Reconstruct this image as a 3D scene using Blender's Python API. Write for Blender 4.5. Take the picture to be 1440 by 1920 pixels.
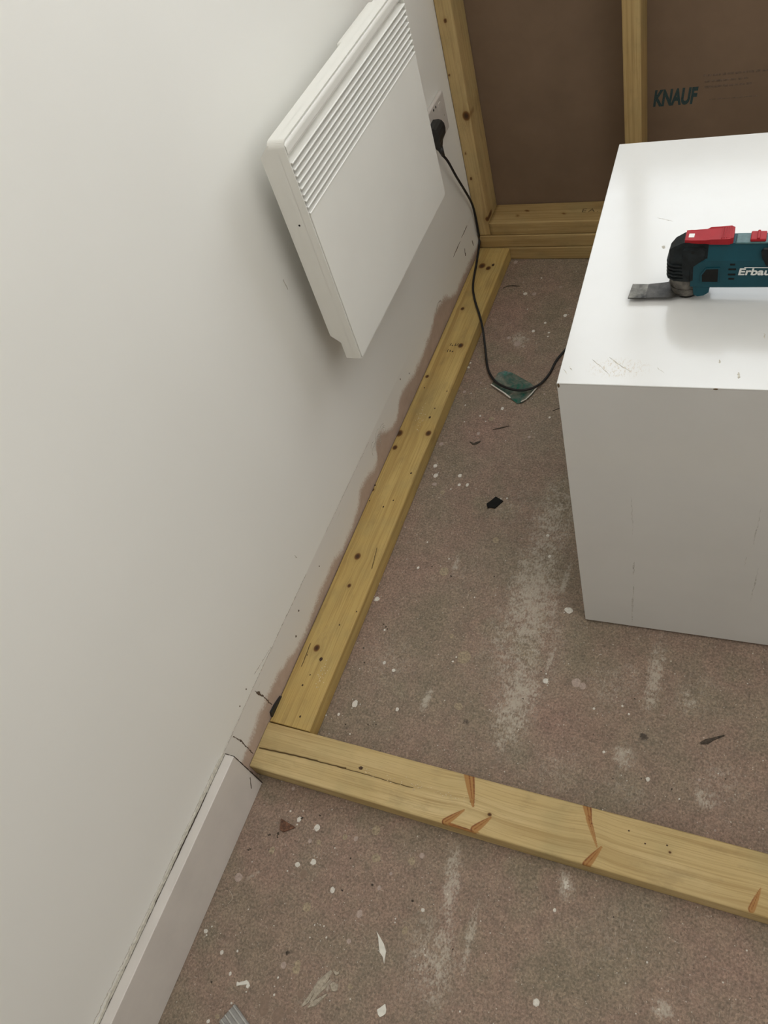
import bpy, bmesh, math, random
import numpy as np
from mathutils import Vector, Matrix
from mathutils.noise import noise as pnoise

SC = bpy.context.scene
COL = SC.collection
for _o in list(bpy.data.objects):
    bpy.data.objects.remove(_o)

# ---------------------------------------------------------------- camera
cam_d = bpy.data.cameras.new('camera')
cam = bpy.data.objects.new('camera', cam_d)
COL.objects.link(cam)
r_ = Vector((0.906969, 0.336944, -0.252738)); u_ = Vector((-0.125059, 0.788408, 0.602306)); f_ = Vector((-0.402204, 0.514666, -0.757199))
m = Matrix((r_, u_, -f_)).transposed().to_4x4()
m.translation = Vector((0.726872, -0.373829, 1.314032))
cam.matrix_world = m
cam_d.sensor_fit = 'HORIZONTAL'
cam_d.sensor_width = 36
cam_d.lens = 1490.85 / 1440 * 36
cam_d.clip_start = 0.02
SC.camera = cam

# ---------------------------------------------------------------- world + lights + exposure
SC.view_settings.view_transform = 'Standard'
SC.view_settings.look = 'None'
SC.view_settings.gamma = 1
SC.view_settings.use_curve_mapping = False
SC.view_settings.exposure = 0.0
wd = bpy.data.worlds.new('world'); SC.world = wd; wd.use_nodes = True
wb = wd.node_tree.nodes['Background']
wb.inputs[0].default_value = (0.86, 0.93, 1.0, 1); wb.inputs[1].default_value = 3.0

def area(name, loc, target, sx, sy, power, col=(1, 1, 1)):
    l = bpy.data.lights.new(name, 'AREA'); l.shape = 'RECTANGLE'; l.size = sx; l.size_y = sy
    l.energy = power; l.color = col
    o = bpy.data.objects.new(name, l); COL.objects.link(o)
    o.location = loc
    o.rotation_euler = (Vector(target) - Vector(loc)).to_track_quat('-Z', 'Y').to_euler()
    return o
area('window_daylight', (0.96, 1.66, 1.62), (0.90, 0.0, 1.0), 1.6, 1.15, 8.6, (1, 0.995, 0.97))
area('room_fill', (1.05, 0.1, 2.34), (0.75, 0.15, 0.0), 1.3, 1.6, 13.2, (1, 0.98, 0.95))  # added overhead fill
area('side_fill', (2.12, -0.45, 1.65), (0.0, 0.35, 1.0), 1.2, 1.0, 8.0, (1, 0.99, 0.975))  # fill lamp added to lift the left wall; no window on this side
area('rear_fill', (0.95, -1.72, 1.45), (0.75, 0.5, 0.6), 1.3, 1.3, 2.6, (1, 0.985, 0.97))  # weak fill added behind the camera, with no real source there

# ---------------------------------------------------------------- helpers
def link(name, me, mat=None, parent=None, loc=None, rotz=None):
    o = bpy.data.objects.new(name, me); COL.objects.link(o)
    if mat is not None and me is not None and not me.materials: me.materials.append(mat)
    if parent is not None: o.parent = parent
    if loc is not None: o.location = loc
    if rotz is not None: o.rotation_euler = (0, 0, rotz)
    return o
def tag(o, label=None, cat=None, group=None, kind=None):
    if label: o['label'] = label
    if cat: o['category'] = cat
    if group: o['group'] = group
    if kind: o['kind'] = kind
    return o
def empty(name, loc=(0, 0, 0), rotz=0):
    o = bpy.data.objects.new(name, None); COL.objects.link(o)
    o.location = loc; o.rotation_euler = (0, 0, rotz); o.empty_display_size = 0.02
    return o
def smooth(me, on=True):
    for p in me.polygons: p.use_smooth = on
def finish(bm, name, mat, parent=None, loc=None, rotz=None, bevel=0, seg=2, sm=False):
    if bevel:
        bmesh.ops.bevel(bm, geom=[e for e in bm.edges if e.calc_face_angle(0) > 0.5], offset=bevel, segments=seg, profile=0.5, affect='EDGES')
    bmesh.ops.recalc_face_normals(bm, faces=bm.faces)
    me = bpy.data.meshes.new(name); bm.to_mesh(me); bm.free()
    if sm: smooth(me)
    return link(name, me, mat, parent, loc, rotz)
def add_box(bm, lo, hi):
    r = bmesh.ops.create_cube(bm, size=1)
    for v in r['verts']:
        v.co = Vector([lo[i] + (v.co[i] + 0.5) * (hi[i] - lo[i]) for i in range(3)])
    return r['verts']
def box(name, lo, hi, mat, parent=None, bevel=0, seg=2, loc=None, rotz=None):
    bm = bmesh.new(); add_box(bm, lo, hi)
    return finish(bm, name, mat, parent, loc, rotz, bevel, seg)
def add_prism(bm, pts, a, b, axis='y'):
    """pts in the plane perpendicular to axis, extruded a..b"""
    def P(p, t):
        if axis == 'y': return (p[0], t, p[1])
        if axis == 'x': return (t, p[0], p[1])
        return (p[0], p[1], t)
    v0 = [bm.verts.new(P(p, a)) for p in pts]; v1 = [bm.verts.new(P(p, b)) for p in pts]
    n = len(pts)
    bm.faces.new(v0); bm.faces.new(v1[::-1])
    for i in range(n): bm.faces.new((v0[i], v1[i], v1[(i+1) % n], v0[(i+1) % n]))
def add_cyl(bm, c, r, z0, z1, n=32, r2=None):
    r2 = r if r2 is None else r2
    b = [bm.verts.new((c[0]+r*math.cos(t), c[1]+r*math.sin(t), z0)) for t in [2*math.pi*i/n for i in range(n)]]
    t_ = [bm.verts.new((c[0]+r2*math.cos(t), c[1]+r2*math.sin(t), z1)) for t in [2*math.pi*i/n for i in range(n)]]
    bm.faces.new(b[::-1]); bm.faces.new(t_)
    for i in range(n): bm.faces.new((b[i], b[(i+1) % n], t_[(i+1) % n], t_[i]))

# ---------------------------------------------------------------- material helpers
class NT:
    def __init__(s, name):
        s.m = bpy.data.materials.new(name); s.m.use_nodes = True
        s.t = s.m.node_tree; s.b = s.t.nodes['Principled BSDF']
    def n(s, typ, **kw):
        nd = s.t.nodes.new(typ)
        for k, v in kw.items():
            if k.startswith('_'): setattr(nd, k[1:], v)
        return nd
    def l(s, a, b): s.t.links.new(a, b)
    def put(s, sock, v):
        if hasattr(v, 'is_linked') or hasattr(v, 'links'): s.l(v, sock)
        else: sock.default_value = v
    def math(s, op, a, b=0.0, c=0.0, clamp=False):
        nd = s.t.nodes.new('ShaderNodeMath'); nd.operation = op; nd.use_clamp = clamp
        s.put(nd.inputs[0], a); s.put(nd.inputs[1], b); s.put(nd.inputs[2], c)
        return nd.outputs[0]
    def obj(s):
        return s.t.nodes.new('ShaderNodeTexCoord').outputs['Object']
    def attr(s, name, vec=False):
        nd = s.t.nodes.new('ShaderNodeAttribute'); nd.attribute_name = name
        return nd.outputs['Vector'] if vec else nd.outputs['Fac']
    def scale(s, v, sc, off=(0, 0, 0)):
        nd = s.t.nodes.new('ShaderNodeMapping'); nd.inputs['Scale'].default_value = sc; nd.inputs['Location'].default_value = off
        s.l(v, nd.inputs[0]); return nd.outputs[0]
    def noise(s, v, scale, detail=3, rough=0.5, dist=0.0, col=False):
        nd = s.t.nodes.new('ShaderNodeTexNoise'); s.l(v, nd.inputs['Vector'])
        nd.inputs['Scale'].default_value = scale; nd.inputs['Detail'].default_value = detail
        nd.inputs['Roughness'].default_value = rough; nd.inputs['Distortion'].default_value = dist
        return nd.outputs['Color' if col else 'Fac']
    def voro(s, v, scale, out='Distance', rnd=1.0):
        nd = s.t.nodes.new('ShaderNodeTexVoronoi'); s.l(v, nd.inputs['Vector'])
        nd.inputs['Scale'].default_value = scale; nd.inputs['Randomness'].default_value = rnd
        return nd.outputs[out]
    def ramp(s, f, stops):
        nd = s.t.nodes.new('ShaderNodeValToRGB'); s.put(nd.inputs[0], f)
        e = nd.color_ramp.elements
        while len(e) < len(stops): e.new(0.5)
        for el, (p, c) in zip(e, stops):
            el.position = p; el.color = (*c, 1) if len(c) == 3 else c
        return nd.outputs[0]
    def step(s, f, a, b):
        nd = s.t.nodes.new('ShaderNodeMapRange'); nd.interpolation_type = 'SMOOTHSTEP'
        s.put(nd.inputs[0], f); nd.inputs[1].default_value = a; nd.inputs[2].default_value = b
        return nd.outputs[0]
    def mix(s, f, a, b, mode='MIX'):
        nd = s.t.nodes.new('ShaderNodeMix'); nd.data_type = 'RGBA'; nd.blend_type = mode
        s.put(nd.inputs[0], f)
        for k, v in ((6, a), (7, b)):
            if isinstance(v, tuple): nd.inputs[k].default_value = (*v[:3], 1)
            else: s.l(v, nd.inputs[k])
        return nd.outputs[2]
    def bump(s, h, strength=0.3, dist=0.001, prev=None):
        nd = s.t.nodes.new('ShaderNodeBump'); nd.inputs['Strength'].default_value = strength; nd.inputs['Distance'].default_value = dist
        s.l(h, nd.inputs['Height'])
        s.l(nd.outputs[0], s.b.inputs['Normal']); return nd.outputs[0]
    def done(s, col=None, rough=None, spec=None, metal=None, coat=None):
        if col is not None:
            if isinstance(col, tuple): s.b.inputs['Base Color'].default_value = (*col[:3], 1)
            else: s.l(col, s.b.inputs['Base Color'])
        if rough is not None: s.put(s.b.inputs['Roughness'], rough)
        if spec is not None: s.b.inputs['Specular IOR Level'].default_value = spec
        if metal is not None: s.b.inputs['Metallic'].default_value = metal
        if coat is not None: s.b.inputs['Coat Weight'].default_value = coat
        return s.m
def plain(name, col, rough=0.5, var=0.06, sc=40, metal=0.0, spec=0.5, bump=0.0):
    t = NT(name); o = t.obj()
    f = t.noise(o, sc, 4, 0.6)
    d = tuple(max(0, c * (1 - var * 2)) for c in col); h = tuple(min(1, c * (1 + var * 2)) for c in col)
    c = t.ramp(f, [(0.3, d), (0.7, h)])
    if bump: t.bump(f, bump, 0.0006)
    return t.done(c, rough, spec, metal)
def lin(r, g, b):
    f = lambda c: ((c/255 + 0.055)/1.055)**2.4 if c > 10 else c/255/12.92
    return (f(r), f(g), f(b))

# ---- painted wall with a bare pink plaster band along the floor
def wall_material():
    t = NT('wall_paint'); o = t.obj()
    sep = t.n('ShaderNodeSeparateXYZ'); t.l(o, sep.inputs[0]); y, z = sep.outputs[1], sep.outputs[2]
    edge = [(-0.052, 0.074), (-0.005, 0.084), (0.038, 0.086), (0.104, 0.074), (0.159, 0.056), (0.231, 0.062), (0.324, 0.067), (0.397, 0.055), (0.491, 0.072), (0.519, 0.088), (0.599, 0.072), (0.631, 0.115), (0.721, 0.071), (0.779, 0.095), (0.898, 0.083), (1.0, 0.095), (1.067, 0.112), (1.2, 0.06), (1.308, 0.061)]
    u = t.math('MULTIPLY_ADD', y, 1/1.6, 0.2/1.6)       # y -0.2..1.4 -> 0..1
    fc = t.n('ShaderNodeFloatCurve'); t.l(u, fc.inputs['Value'])
    cu = fc.mapping.curves[0]
    pts = [((a+0.2)/1.6, b*5) for a, b in edge]
    pts = [(0.0, 0.35)] + pts + [(1.0, 0.30)]
    while len(cu.points) < len(pts): cu.points.new(0.5, 0.5)
    for p, q in zip(cu.points, sorted(pts)): p.location = q
    fc.mapping.update()
    n1 = t.noise(o, 28, 5, 0.65); n2 = t.noise(t.scale(o, (1, 260, 45)), 1, 4, 0.7); n3 = t.noise(o, 260, 5, 0.75)
    nsum = t.math('ADD', t.math('MULTIPLY_ADD', n1, 0.034, -0.017), t.math('MULTIPLY_ADD', n2, 0.014, -0.007))
    nsum = t.math('ADD', nsum, t.math('MULTIPLY_ADD', n3, 0.034, -0.017))
    thr = t.math('ADD', t.math('MULTIPLY', fc.outputs[0], 0.2), nsum)
    d = t.math('SUBTRACT', thr, z)
    pink = t.math('MULTIPLY', t.step(d, -0.005, 0.016), 0.92)
    ok = t.step(y, -0.102, -0.098)
    pink = t.math('MULTIPLY', pink, ok)
    band = t.math('MULTIPLY', t.math('MULTIPLY', t.step(z, 0.139, 0.1365), ok), t.step(y, 0.95, 0.5))
    paint = t.ramp(t.noise(o, 3, 2, 0.4), [(0.3, (0.84, 0.83, 0.785)), (0.7, (0.87, 0.86, 0.815))])
    c = t.mix(t.math('MULTIPLY', band, 0.55), paint, (0.68, 0.64, 0.6))
    pk = t.ramp(n1, [(0.3, (0.4, 0.29, 0.22)), (0.7, (0.5, 0.37, 0.3))])
    c = t.mix(pink, c, pk)
    # stray roller and scrape marks close above the band
    st = t.noise(t.scale(o, (1, 9, 70)), 1, 3, 0.6)
    near = t.math('MULTIPLY', t.step(z, 0.19, 0.10), t.step(st, 0.66, 0.74))
    c = t.mix(t.math('MULTIPLY', near, 0.3), c, (0.33, 0.30, 0.25))
    h = t.math('ADD', t.math('MULTIPLY', t.noise(o, 130, 3, 0.5), 0.25), t.math('MULTIPLY', pink, -0.6))
    t.bump(h, 0.12, 0.0015)
    return t.done(c, t.math('MULTIPLY_ADD', pink, 0.35, 0.5), 0.3)

# ---- chipboard floor: attributes carry the big stains, nodes carry the flakes and specks
def floor_material():
    t = NT('chipboard_floor'); o = t.obj()
    n1 = t.noise(o, 5.5, 4, 0.58); n2 = t.noise(t.scale(o, (1, 1, 1), (3, 7, 1)), 260, 3, 0.7)
    fl = t.voro(t.scale(o, (1, 0.8, 1)), 420, 'Color')
    sf = t.n('ShaderNodeSeparateColor'); t.l(fl, sf.inputs[0])
    base = t.ramp(n1, [(0.36, (0.235, 0.19, 0.138)), (0.46, (0.26, 0.2, 0.15)), (0.55, (0.275, 0.197, 0.152)), (0.66, (0.25, 0.2, 0.146))])
    base = t.mix(t.attr('pink'), base, (0.3, 0.19, 0.155))
    base = t.mix(t.attr('green'), base, (0.225, 0.2, 0.145))
    c = t.mix(0.42, base, t.ramp(sf.outputs[0], [(0.0, (0.26, 0.28, 0.28)), (0.5, (0.5, 0.5, 0.5)), (1.0, (0.72, 0.70, 0.67))]), 'OVERLAY')
    c = t.mix(0.75, c, t.ramp(n2, [(0.3, (0.28, 0.28, 0.28)), (0.7, (0.72, 0.72, 0.72))]), 'OVERLAY')
    mid = t.noise(t.scale(o, (1, 1, 1), (5, 5, 5)), 34, 5, 0.7)
    c = t.mix(0.6, c, t.ramp(mid, [(0.32, (0.38, 0.38, 0.38)), (0.68, (0.62, 0.61, 0.60))]), 'OVERLAY')
    # pale dust and scuffing, broken up by noise
    br = t.noise(o, 62, 7, 0.75); br2 = t.noise(t.scale(o, (1, 0.5, 1)), 330, 4, 0.7)
    pale = t.math('ADD', t.attr('pale'), t.math('MULTIPLY_ADD', t.math('ADD', br, br2), 3.2, -3.35))
    pale = t.math('MULTIPLY', t.math('MULTIPLY', t.step(pale, -0.15, 0.85), t.step(t.attr('pale'), 0.02, 0.35)), 0.74)
    c = t.mix(pale, c, (0.52, 0.46, 0.38))
    bn = t.step(t.noise(o, 150, 6, 0.85), 0.54, 0.70); bw = t.step(t.noise(t.scale(o, (1, 1, 1), (4, 1, 0)), 7, 3, 0.6), 0.35, 0.65)
    c = t.mix(t.math('MULTIPLY', t.math('MULTIPLY', bn, bw), 0.42), c, (0.52, 0.46, 0.38))
    dn = t.step(t.noise(t.scale(o, (1, 1, 1), (2, 8, 0)), 210, 4, 0.8), 0.60, 0.74)
    c = t.mix(t.math('MULTIPLY', dn, 0.45), c, (0.07, 0.052, 0.038))
    # hard white dabs
    wh = t.math('ADD', t.attr('white'), t.math('MULTIPLY_ADD', t.noise(o, 130, 4, 0.7), 1.6, -0.8))
    c = t.mix(t.math('MULTIPLY', t.step(wh, 0.45, 0.7), 0.8), c, (0.72, 0.68, 0.6))
    dk = t.math('ADD', t.attr('dark'), t.math('MULTIPLY_ADD', t.noise(o, 160, 4, 0.7), 1.4, -0.7))
    c = t.mix(t.math('MULTIPLY', t.step(dk, 0.3, 0.7), 0.8), c, (0.045, 0.036, 0.03))
    # specks
    for sc_, th, off, col in ((55, 0.050, 0, (0.72, 0.68, 0.6)), (120, 0.075, 3, (0.72, 0.68, 0.6)), (70, 0.040, 9, (0.02, 0.016, 0.014)), (33, 0.035, 5, (0.72, 0.68, 0.6))):
        vv = t.scale(o, (1, 1, 1), (off, off*1.3, 0)); dd = t.voro(vv, sc_)
        pr = t.n('ShaderNodeSeparateColor'); t.l(t.voro(vv, sc_, 'Color'), pr.inputs[0])
        f = t.math('MULTIPLY', t.step(dd, th * 1.5, th * 0.8), t.math('GREATER_THAN', pr.outputs[0], 0.62))
        c = t.mix(t.math('MULTIPLY', f, 0.7), c, col)
    # fine fibres
    fb = t.noise(t.scale(o, (60, 520, 1)), 1, 2, 0.6); fb2 = t.noise(t.scale(o, (520, 70, 1)), 1, 2, 0.6)
    c = t.mix(t.math('MULTIPLY', t.step(t.math('MAXIMUM', fb, fb2), 0.65, 0.74), 0.50), c, (0.52, 0.46, 0.38))
    t.bump(t.math('ADD', t.math('MULTIPLY', n2, 0.5), sf.outputs[1]), 0.25, 0.0006)
    return t.done(c, 0.72, 0.25)

# ---- softwood
def wood_material(name, light, mid, dark):
    t = NT(name); g = t.attr('grain', True)
    big = t.noise(t.scale(g, (0.35, 16, 16)), 1, 2, 0.4, 0.15)
    rings = t.math('SINE', t.math('MULTIPLY', big, 60))
    rings = t.math('MULTIPLY_ADD', rings, 0.5, 0.5)
    fib = t.noise(t.scale(g, (7, 420, 420)), 1, 4, 0.65)
    blot = t.noise(t.scale(g, (3, 14, 14), (5, 2, 1)), 1, 3, 0.5)
    c = t.ramp(blot, [(0.33, light), (0.5, mid), (0.72, light)])
    c = t.mix(t.math('MULTIPLY', t.step(rings, 0.55, 1.0), 0.30), c, dark)
    c = t.mix(t.math('MULTIPLY', t.step(fib, 0.46, 0.66), 0.50), c, dark)
    c = t.mix(t.math('MULTIPLY', t.step(t.noise(t.scale(g, (1.6, 90, 90), (1, 9, 3)), 1, 3, 0.5), 0.57, 0.68), 0.50), c, dark)
    # grubby hand prints and green tint of the treatment
    c = t.mix(t.math('MULTIPLY', t.step(t.noise(g, 9, 3, 0.6), 0.45, 0.72), 0.35), c, (0.33, 0.28, 0.13))
    c = t.mix(t.math('MULTIPLY', t.step(t.noise(t.scale(g, (14, 30, 30), (2, 2, 7)), 1, 5, 0.7), 0.50, 0.72), 0.30), c, (0.22, 0.16, 0.075))
    c = t.mix(t.math('MULTIPLY', t.attr('stain'), 0.35), c, (0.25, 0.17, 0.06))
    k = t.attr('knot')
    kc = t.ramp(k, [(0.0, (0.24, 0.115, 0.03)), (0.6, (0.16, 0.07, 0.02)), (1.0, (0.06, 0.03, 0.012))])
    c = t.mix(t.step(k, 0.08, 0.6), c, kc)
    r = t.attr('rust')
    rm = t.math('MULTIPLY', t.attr('rim'), t.math('MULTIPLY_ADD', t.noise(t.scale(g, (120, 320, 320)), 1, 3, 0.6), 1.6, 0.1), clamp=True)
    c = t.mix(t.math('MULTIPLY', t.step(r, 0.15, 0.9), 0.9), c, t.ramp(rm, [(0.15, (0.38, 0.185, 0.055)), (0.55, (0.27, 0.085, 0.018)), (0.95, (0.12, 0.030, 0.008))]))
    d = t.attr('crack'); c = t.mix(t.step(d, 0.25, 0.9), c, (0.085, 0.050, 0.016))
    t.bump(t.math('ADD', t.math('MULTIPLY', fib, 0.6), t.math('MULTIPLY', rings, 0.3)), 0.25, 0.0006)
    return t.done(c, 0.62, 0.3)

M = {}
M['wall'] = wall_material()
M['floor'] = floor_material()
M['wood_front'] = wood_material('pale_pine', (0.64, 0.49, 0.25), (0.57, 0.42, 0.195), (0.36, 0.235, 0.085))
M['wood_wall'] = wood_material('yellow_pine', (0.6, 0.43, 0.16), (0.52, 0.36, 0.125), (0.33, 0.2, 0.06))
M['wood_back'] = wood_material('treated_pine', (0.52, 0.37, 0.165), (0.44, 0.3, 0.125), (0.28, 0.17, 0.06))
M['ceil'] = plain('ceiling_paint', (0.8, 0.8, 0.77), 0.8, 0.02, 8)
M['room'] = plain('room_paint', (0.62, 0.60, 0.55), 0.8, 0.02, 8)
M['skirt'] = plain('skirting_gloss', (0.68, 0.635, 0.59), 0.42, 0.025, 14, spec=0.4)
M['hole'] = plain('screw_hole_dark', (0.055, 0.028, 0.014), 0.9, 0.3, 400)
M['caulk'] = plain('old_caulk', (0.60, 0.57, 0.49), 0.7, 0.12, 160, bump=0.4)
M['dirt'] = plain('dark_gap_dirt', (0.05, 0.035, 0.025), 0.9, 0.3, 300)
M['gouge'] = plain('brown_gouge', (0.115, 0.08, 0.055), 0.9, 0.45, 700)
M['scuff'] = plain('grey_scuff', (0.30, 0.27, 0.22), 0.9, 0.3, 300)
M['softscuff'] = plain('soft_scuff', (0.46, 0.42, 0.36), 0.9, 0.2, 200)
M['board'] = plain('brown_board_paper', (0.2, 0.135, 0.088), 0.85, 0.05, 6, spec=0.2)
M['frame'] = plain('window_frame', (0.75, 0.75, 0.73), 0.4, 0.02, 10)
M['heater'] = plain('heater_enamel', (0.8, 0.785, 0.73), 0.38, 0.012, 5, spec=0.4)
M['black'] = plain('black_plastic', (0.018, 0.019, 0.019), 0.45, 0.15, 60)
M['slot'] = plain('dark_slot', (0.012, 0.012, 0.011), 0.8, 0.1, 60, spec=0.15)
M['socket'] = plain('socket_plastic', (0.60, 0.56, 0.52), 0.35, 0.03, 20)
M['cord'] = plain('black_rubber', (0.008, 0.008, 0.008), 0.6, 0.1, 90)
M['stamp'] = plain('brown_stamp_ink', (0.13, 0.085, 0.04), 0.9, 0.5, 700)
M['ink'] = plain('stamp_ink', (0.055, 0.035, 0.02), 0.8, 0.3, 900)
M['teal_ink'] = plain('teal_print', (0.026, 0.052, 0.052), 0.8, 0.25, 500)
M['faint_ink'] = plain('faded_print', (0.15, 0.103, 0.07), 0.85, 0.2, 200)
M['white_paint'] = plain('white_paint_drop', (0.66, 0.62, 0.55), 0.55, 0.08, 300)
M['beige_paint'] = plain('beige_paint_drop', (0.325, 0.255, 0.170), 0.75, 0.22, 260)
M['tan_paint'] = plain('tan_stain', (0.235, 0.165, 0.12), 0.7, 0.08, 200)
M['pale_drop'] = plain('dull_pale_drop', (0.40, 0.31, 0.26), 0.7, 0.12, 300)

def cabinet_material():
    t = NT('white_laminate'); o = t.obj()
    f = t.noise(t.scale(o, (1, 1, 1)), 6, 4, 0.6)
    c = t.ramp(f, [(0.3, (0.665, 0.66, 0.64)), (0.7, (0.7, 0.695, 0.675))])
    sep = t.n('ShaderNodeSeparateXYZ'); t.l(o, sep.inputs[0])
    # worn tan patch on the top near the front left corner
    dx = t.math('MULTIPLY', t.math('SUBTRACT', sep.outputs[0], 0.0716), 24); dy = t.math('MULTIPLY', t.math('SUBTRACT', sep.outputs[1], 0.0300), 50)
    dd = t.math('ADD', t.math('MULTIPLY', dx, dx), t.math('MULTIPLY', dy, dy))
    st = t.noise(t.scale(o, (420, 150, 60)), 1, 4, 0.7)
    w = t.math('MULTIPLY', t.step(dd, 1.2, 0.0), t.step(st, 0.50, 0.64))
    c = t.mix(t.math('MULTIPLY', w, 0.6), c, (0.50, 0.40, 0.27))
    dirt = t.step(t.noise(o, 90, 4, 0.7), 0.66, 0.76)
    c = t.mix(t.math('MULTIPLY', dirt, 0.12), c, (0.4, 0.38, 0.34))
    rg = t.math('MULTIPLY_ADD', t.noise(t.scale(o, (25, 70, 30)), 1, 4, 0.6), 0.20, 0.06)
    t.bump(t.noise(t.scale(o, (6, 30, 30)), 1, 3, 0.5), 0.06, 0.001)
    return t.done(c, rg, 0.35)
M['cabinet'] = cabinet_material()

# ================================================================= SETTING
def grid_mesh(name, x0, x1, y0, y1, step):
    nx = int(round((x1-x0)/step))+1; ny = int(round((y1-y0)/step))+1
    xs = np.linspace(x0, x1, nx); ys = np.linspace(y0, y1, ny)
    X, Y = np.meshgrid(xs, ys)
    co = np.stack([X, Y, np.zeros_like(X)], -1).reshape(-1, 3)
    i = np.arange((nx-1)*(ny-1)); a = (i//(nx-1))*nx + i % (nx-1)
    fc = np.stack([a, a+1, a+nx+1, a+nx], -1)
    me = bpy.data.meshes.new(name); me.from_pydata(co.tolist(), [], fc.tolist()); me.update()
    return me, X.ravel(), Y.ravel()
def fattr(me, name, v):
    a = me.attributes.new(name, 'FLOAT', 'POINT'); a.data.foreach_set('value', np.asarray(v, dtype=np.float32))

# stains on the floor: (x, y, radius across, radius along, angle, strength)
PALE = [(0.397, 0.373, 0.136, 0.0455, -1.479, 0.75), (0.391, 0.535, 0.1261, 0.0428, -1.511, 0.5), (0.418, 0.163, 0.0872, 0.0327, -1.561, 0.75), (0.4, 0.281, 0.1381, 0.0783, -1.465, 0.38), (0.635, 0.26, 0.0712, 0.0127, -1.569, 0.7), (0.447, 0.419, 0.0371, 0.0061, -1.626, 0.7), (0.396, -0.154, 0.0507, 0.0116, -1.394, 0.8), (0.412, -0.26, 0.0705, 0.0206, -1.404, 0.5), (0.445, -0.221, 0.0515, 0.0064, -1.518, 0.6), (0.399, -0.264, 0.0704, 0.0476, -1.369, 0.35), (0.565, -0.108, 0.0224, 0.0112, -1.25, 0.7), (0.642, -0.161, 0.0921, 0.0838, -0.979, 0.16), (0.189, 1.083, 0.0302, 0.021, -0.874, 0.6), (0.736, 0.073, 0.0171, 0.0115, -0.713, 0.7), (0.611, 0.107, 0.0189, 0.0156, -0.943, 0.75), (0.722, -0.226, 0.0136, 0.0115, -0.579, 0.85), (0.228, 0.415, 0.0258, 0.0054, -1.485, 0.6), (0.567, 0.222, 0.0611, 0.0549, -0.47, 0.25), (0.307, 0.579, 0.0768, 0.0555, 1.297, 0.2), (0.25, -0.36, 0.0381, 0.0128, 0.899, 0.35), (0.07, -0.244, 0.0126, 0.0027, 0.813, 0.9), (0.458, 0.251, 0.0247, 0.0029, -1.633, 0.9), (0.693, 0.227, 0.0243, 0.0221, -1.091, 0.4), (0.594, 0.253, 0.0261, 0.023, -1.057, 0.3), (0.753, 0.101, 0.0495, 0.0495, -2.304, 0.25), (0.164, 0.184, 0.0809, 0.0809, -0.806, 0.2), (0.26, 0.126, 0.0206, 0.0068, -1.644, 1.0), (0.515, 0.055, 0.0611, 0.0611, -2.05, 0.2), (0.7, 0.243, 0.0667, 0.0533, -2.112, 0.2), (0.622, 0.058, 0.0668, 0.0338, -0.261, 0.2), (0.255, 0.403, 0.0962, 0.0637, -1.564, 0.15), (0.264, 0.809, 0.1692, 0.0718, -1.182, 0.1)]
WHITE = [(0.564, -0.107, 0.0133, 0.0064, -1.114, 0.75), (0.603, 0.114, 0.011, 0.007, -0.159, 0.5), (0.741, 0.066, 0.0067, 0.0065, -0.849, 0.6), (0.718, -0.223, 0.0072, 0.0072, -0.877, 0.55), (0.643, 0.102, 0.0046, 0.0026, -0.947, 0.5)]
DARK = [(0.635, 0.149, 0.0076, 0.007, -0.54, 1.0), (0.342, 0.103, 0.0094, 0.0094, -1.031, 0.6), (0.078, -0.175, 0.008, 0.0046, 0.006, 0.5), (0.178, -0.329, 0.0042, 0.0042, -0.335, 0.8), (0.042, -0.009, 0.0141, 0.0049, 2.823, 0.2), (0.06, -0.1, 0.0333, 0.0094, 0.054, 0.28)]
PINKS = [(0.103, 0.343, 0.1424, 0.0757, 1.294, 0.45), (0.185, 0.784, 0.0779, 0.0546, 1.358, 0.5), (0.137, 1.177, 0.0786, 0.0544, -0.867, 0.6), (0.11, -0.195, 0.0814, 0.0627, 0.287, 0.35), (0.49, 0.135, 0.0665, 0.0543, -0.782, 0.5), (0.792, 0.046, 0.0715, 0.0715, 0.997, 0.4), (0.797, -0.153, 0.0652, 0.0652, -0.024, 0.35), (0.225, -0.186, 0.0697, 0.0521, 1.25, 0.3), (0.146, -0.302, 0.0509, 0.0509, 3.069, 0.25), (0.402, -0.18, 0.0542, 0.0164, -1.501, 0.5), (0.429, 0.036, 0.0356, 0.0356, -0.531, 0.4), (0.707, 0.03, 0.0406, 0.0406, -0.472, 0.3)]
GREENS = [(0.324, 0.792, 0.0799, 0.0589, 1.581, 0.5), (0.304, 0.443, 0.0691, 0.0638, -1.783, 0.4), (0.206, 0.126, 0.0639, 0.049, -0.734, 0.4), (0.445, 0.064, 0.0268, 0.0268, -1.771, 0.5), (0.625, 0.053, 0.0421, 0.0421, -1.968, 0.5), (0.312, -0.291, 0.037, 0.0242, -0.737, 0.5), (0.668, -0.085, 0.047, 0.047, 0.482, 0.4), (0.093, 0.833, 0.0519, 0.0502, -1.519, 0.4), (0.036, -0.344, 0.0388, 0.0259, -1.308, 0.4), (0.647, 0.144, 0.0434, 0.0434, -1.937, 0.4), (0.155, -0.199, 0.0265, 0.0265, 1.241, 0.3)]
def blobs(X, Y, lst):
    out = np.zeros_like(X)
    for (x, y, ra, rb, an, st) in lst:
        c, s = math.cos(an), math.sin(an)
        u = ((X-x)*c + (Y-y)*s)/ra; v = (-(X-x)*s + (Y-y)*c)/rb
        out = np.maximum(out, st*np.exp(-(u*u+v*v)))
    return out
me, X, Y = grid_mesh('floor', -0.02, 1.6, -1.0, 1.5, 0.004)
fattr(me, 'pale', blobs(X, Y, PALE)); fattr(me, 'white', blobs(X, Y, WHITE)); fattr(me, 'dark', blobs(X, Y, DARK))
fattr(me, 'pink', blobs(X, Y, PINKS)); fattr(me, 'green', blobs(X, Y, GREENS))
floor = tag(link('floor', me, M['floor']), kind='structure')
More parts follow.
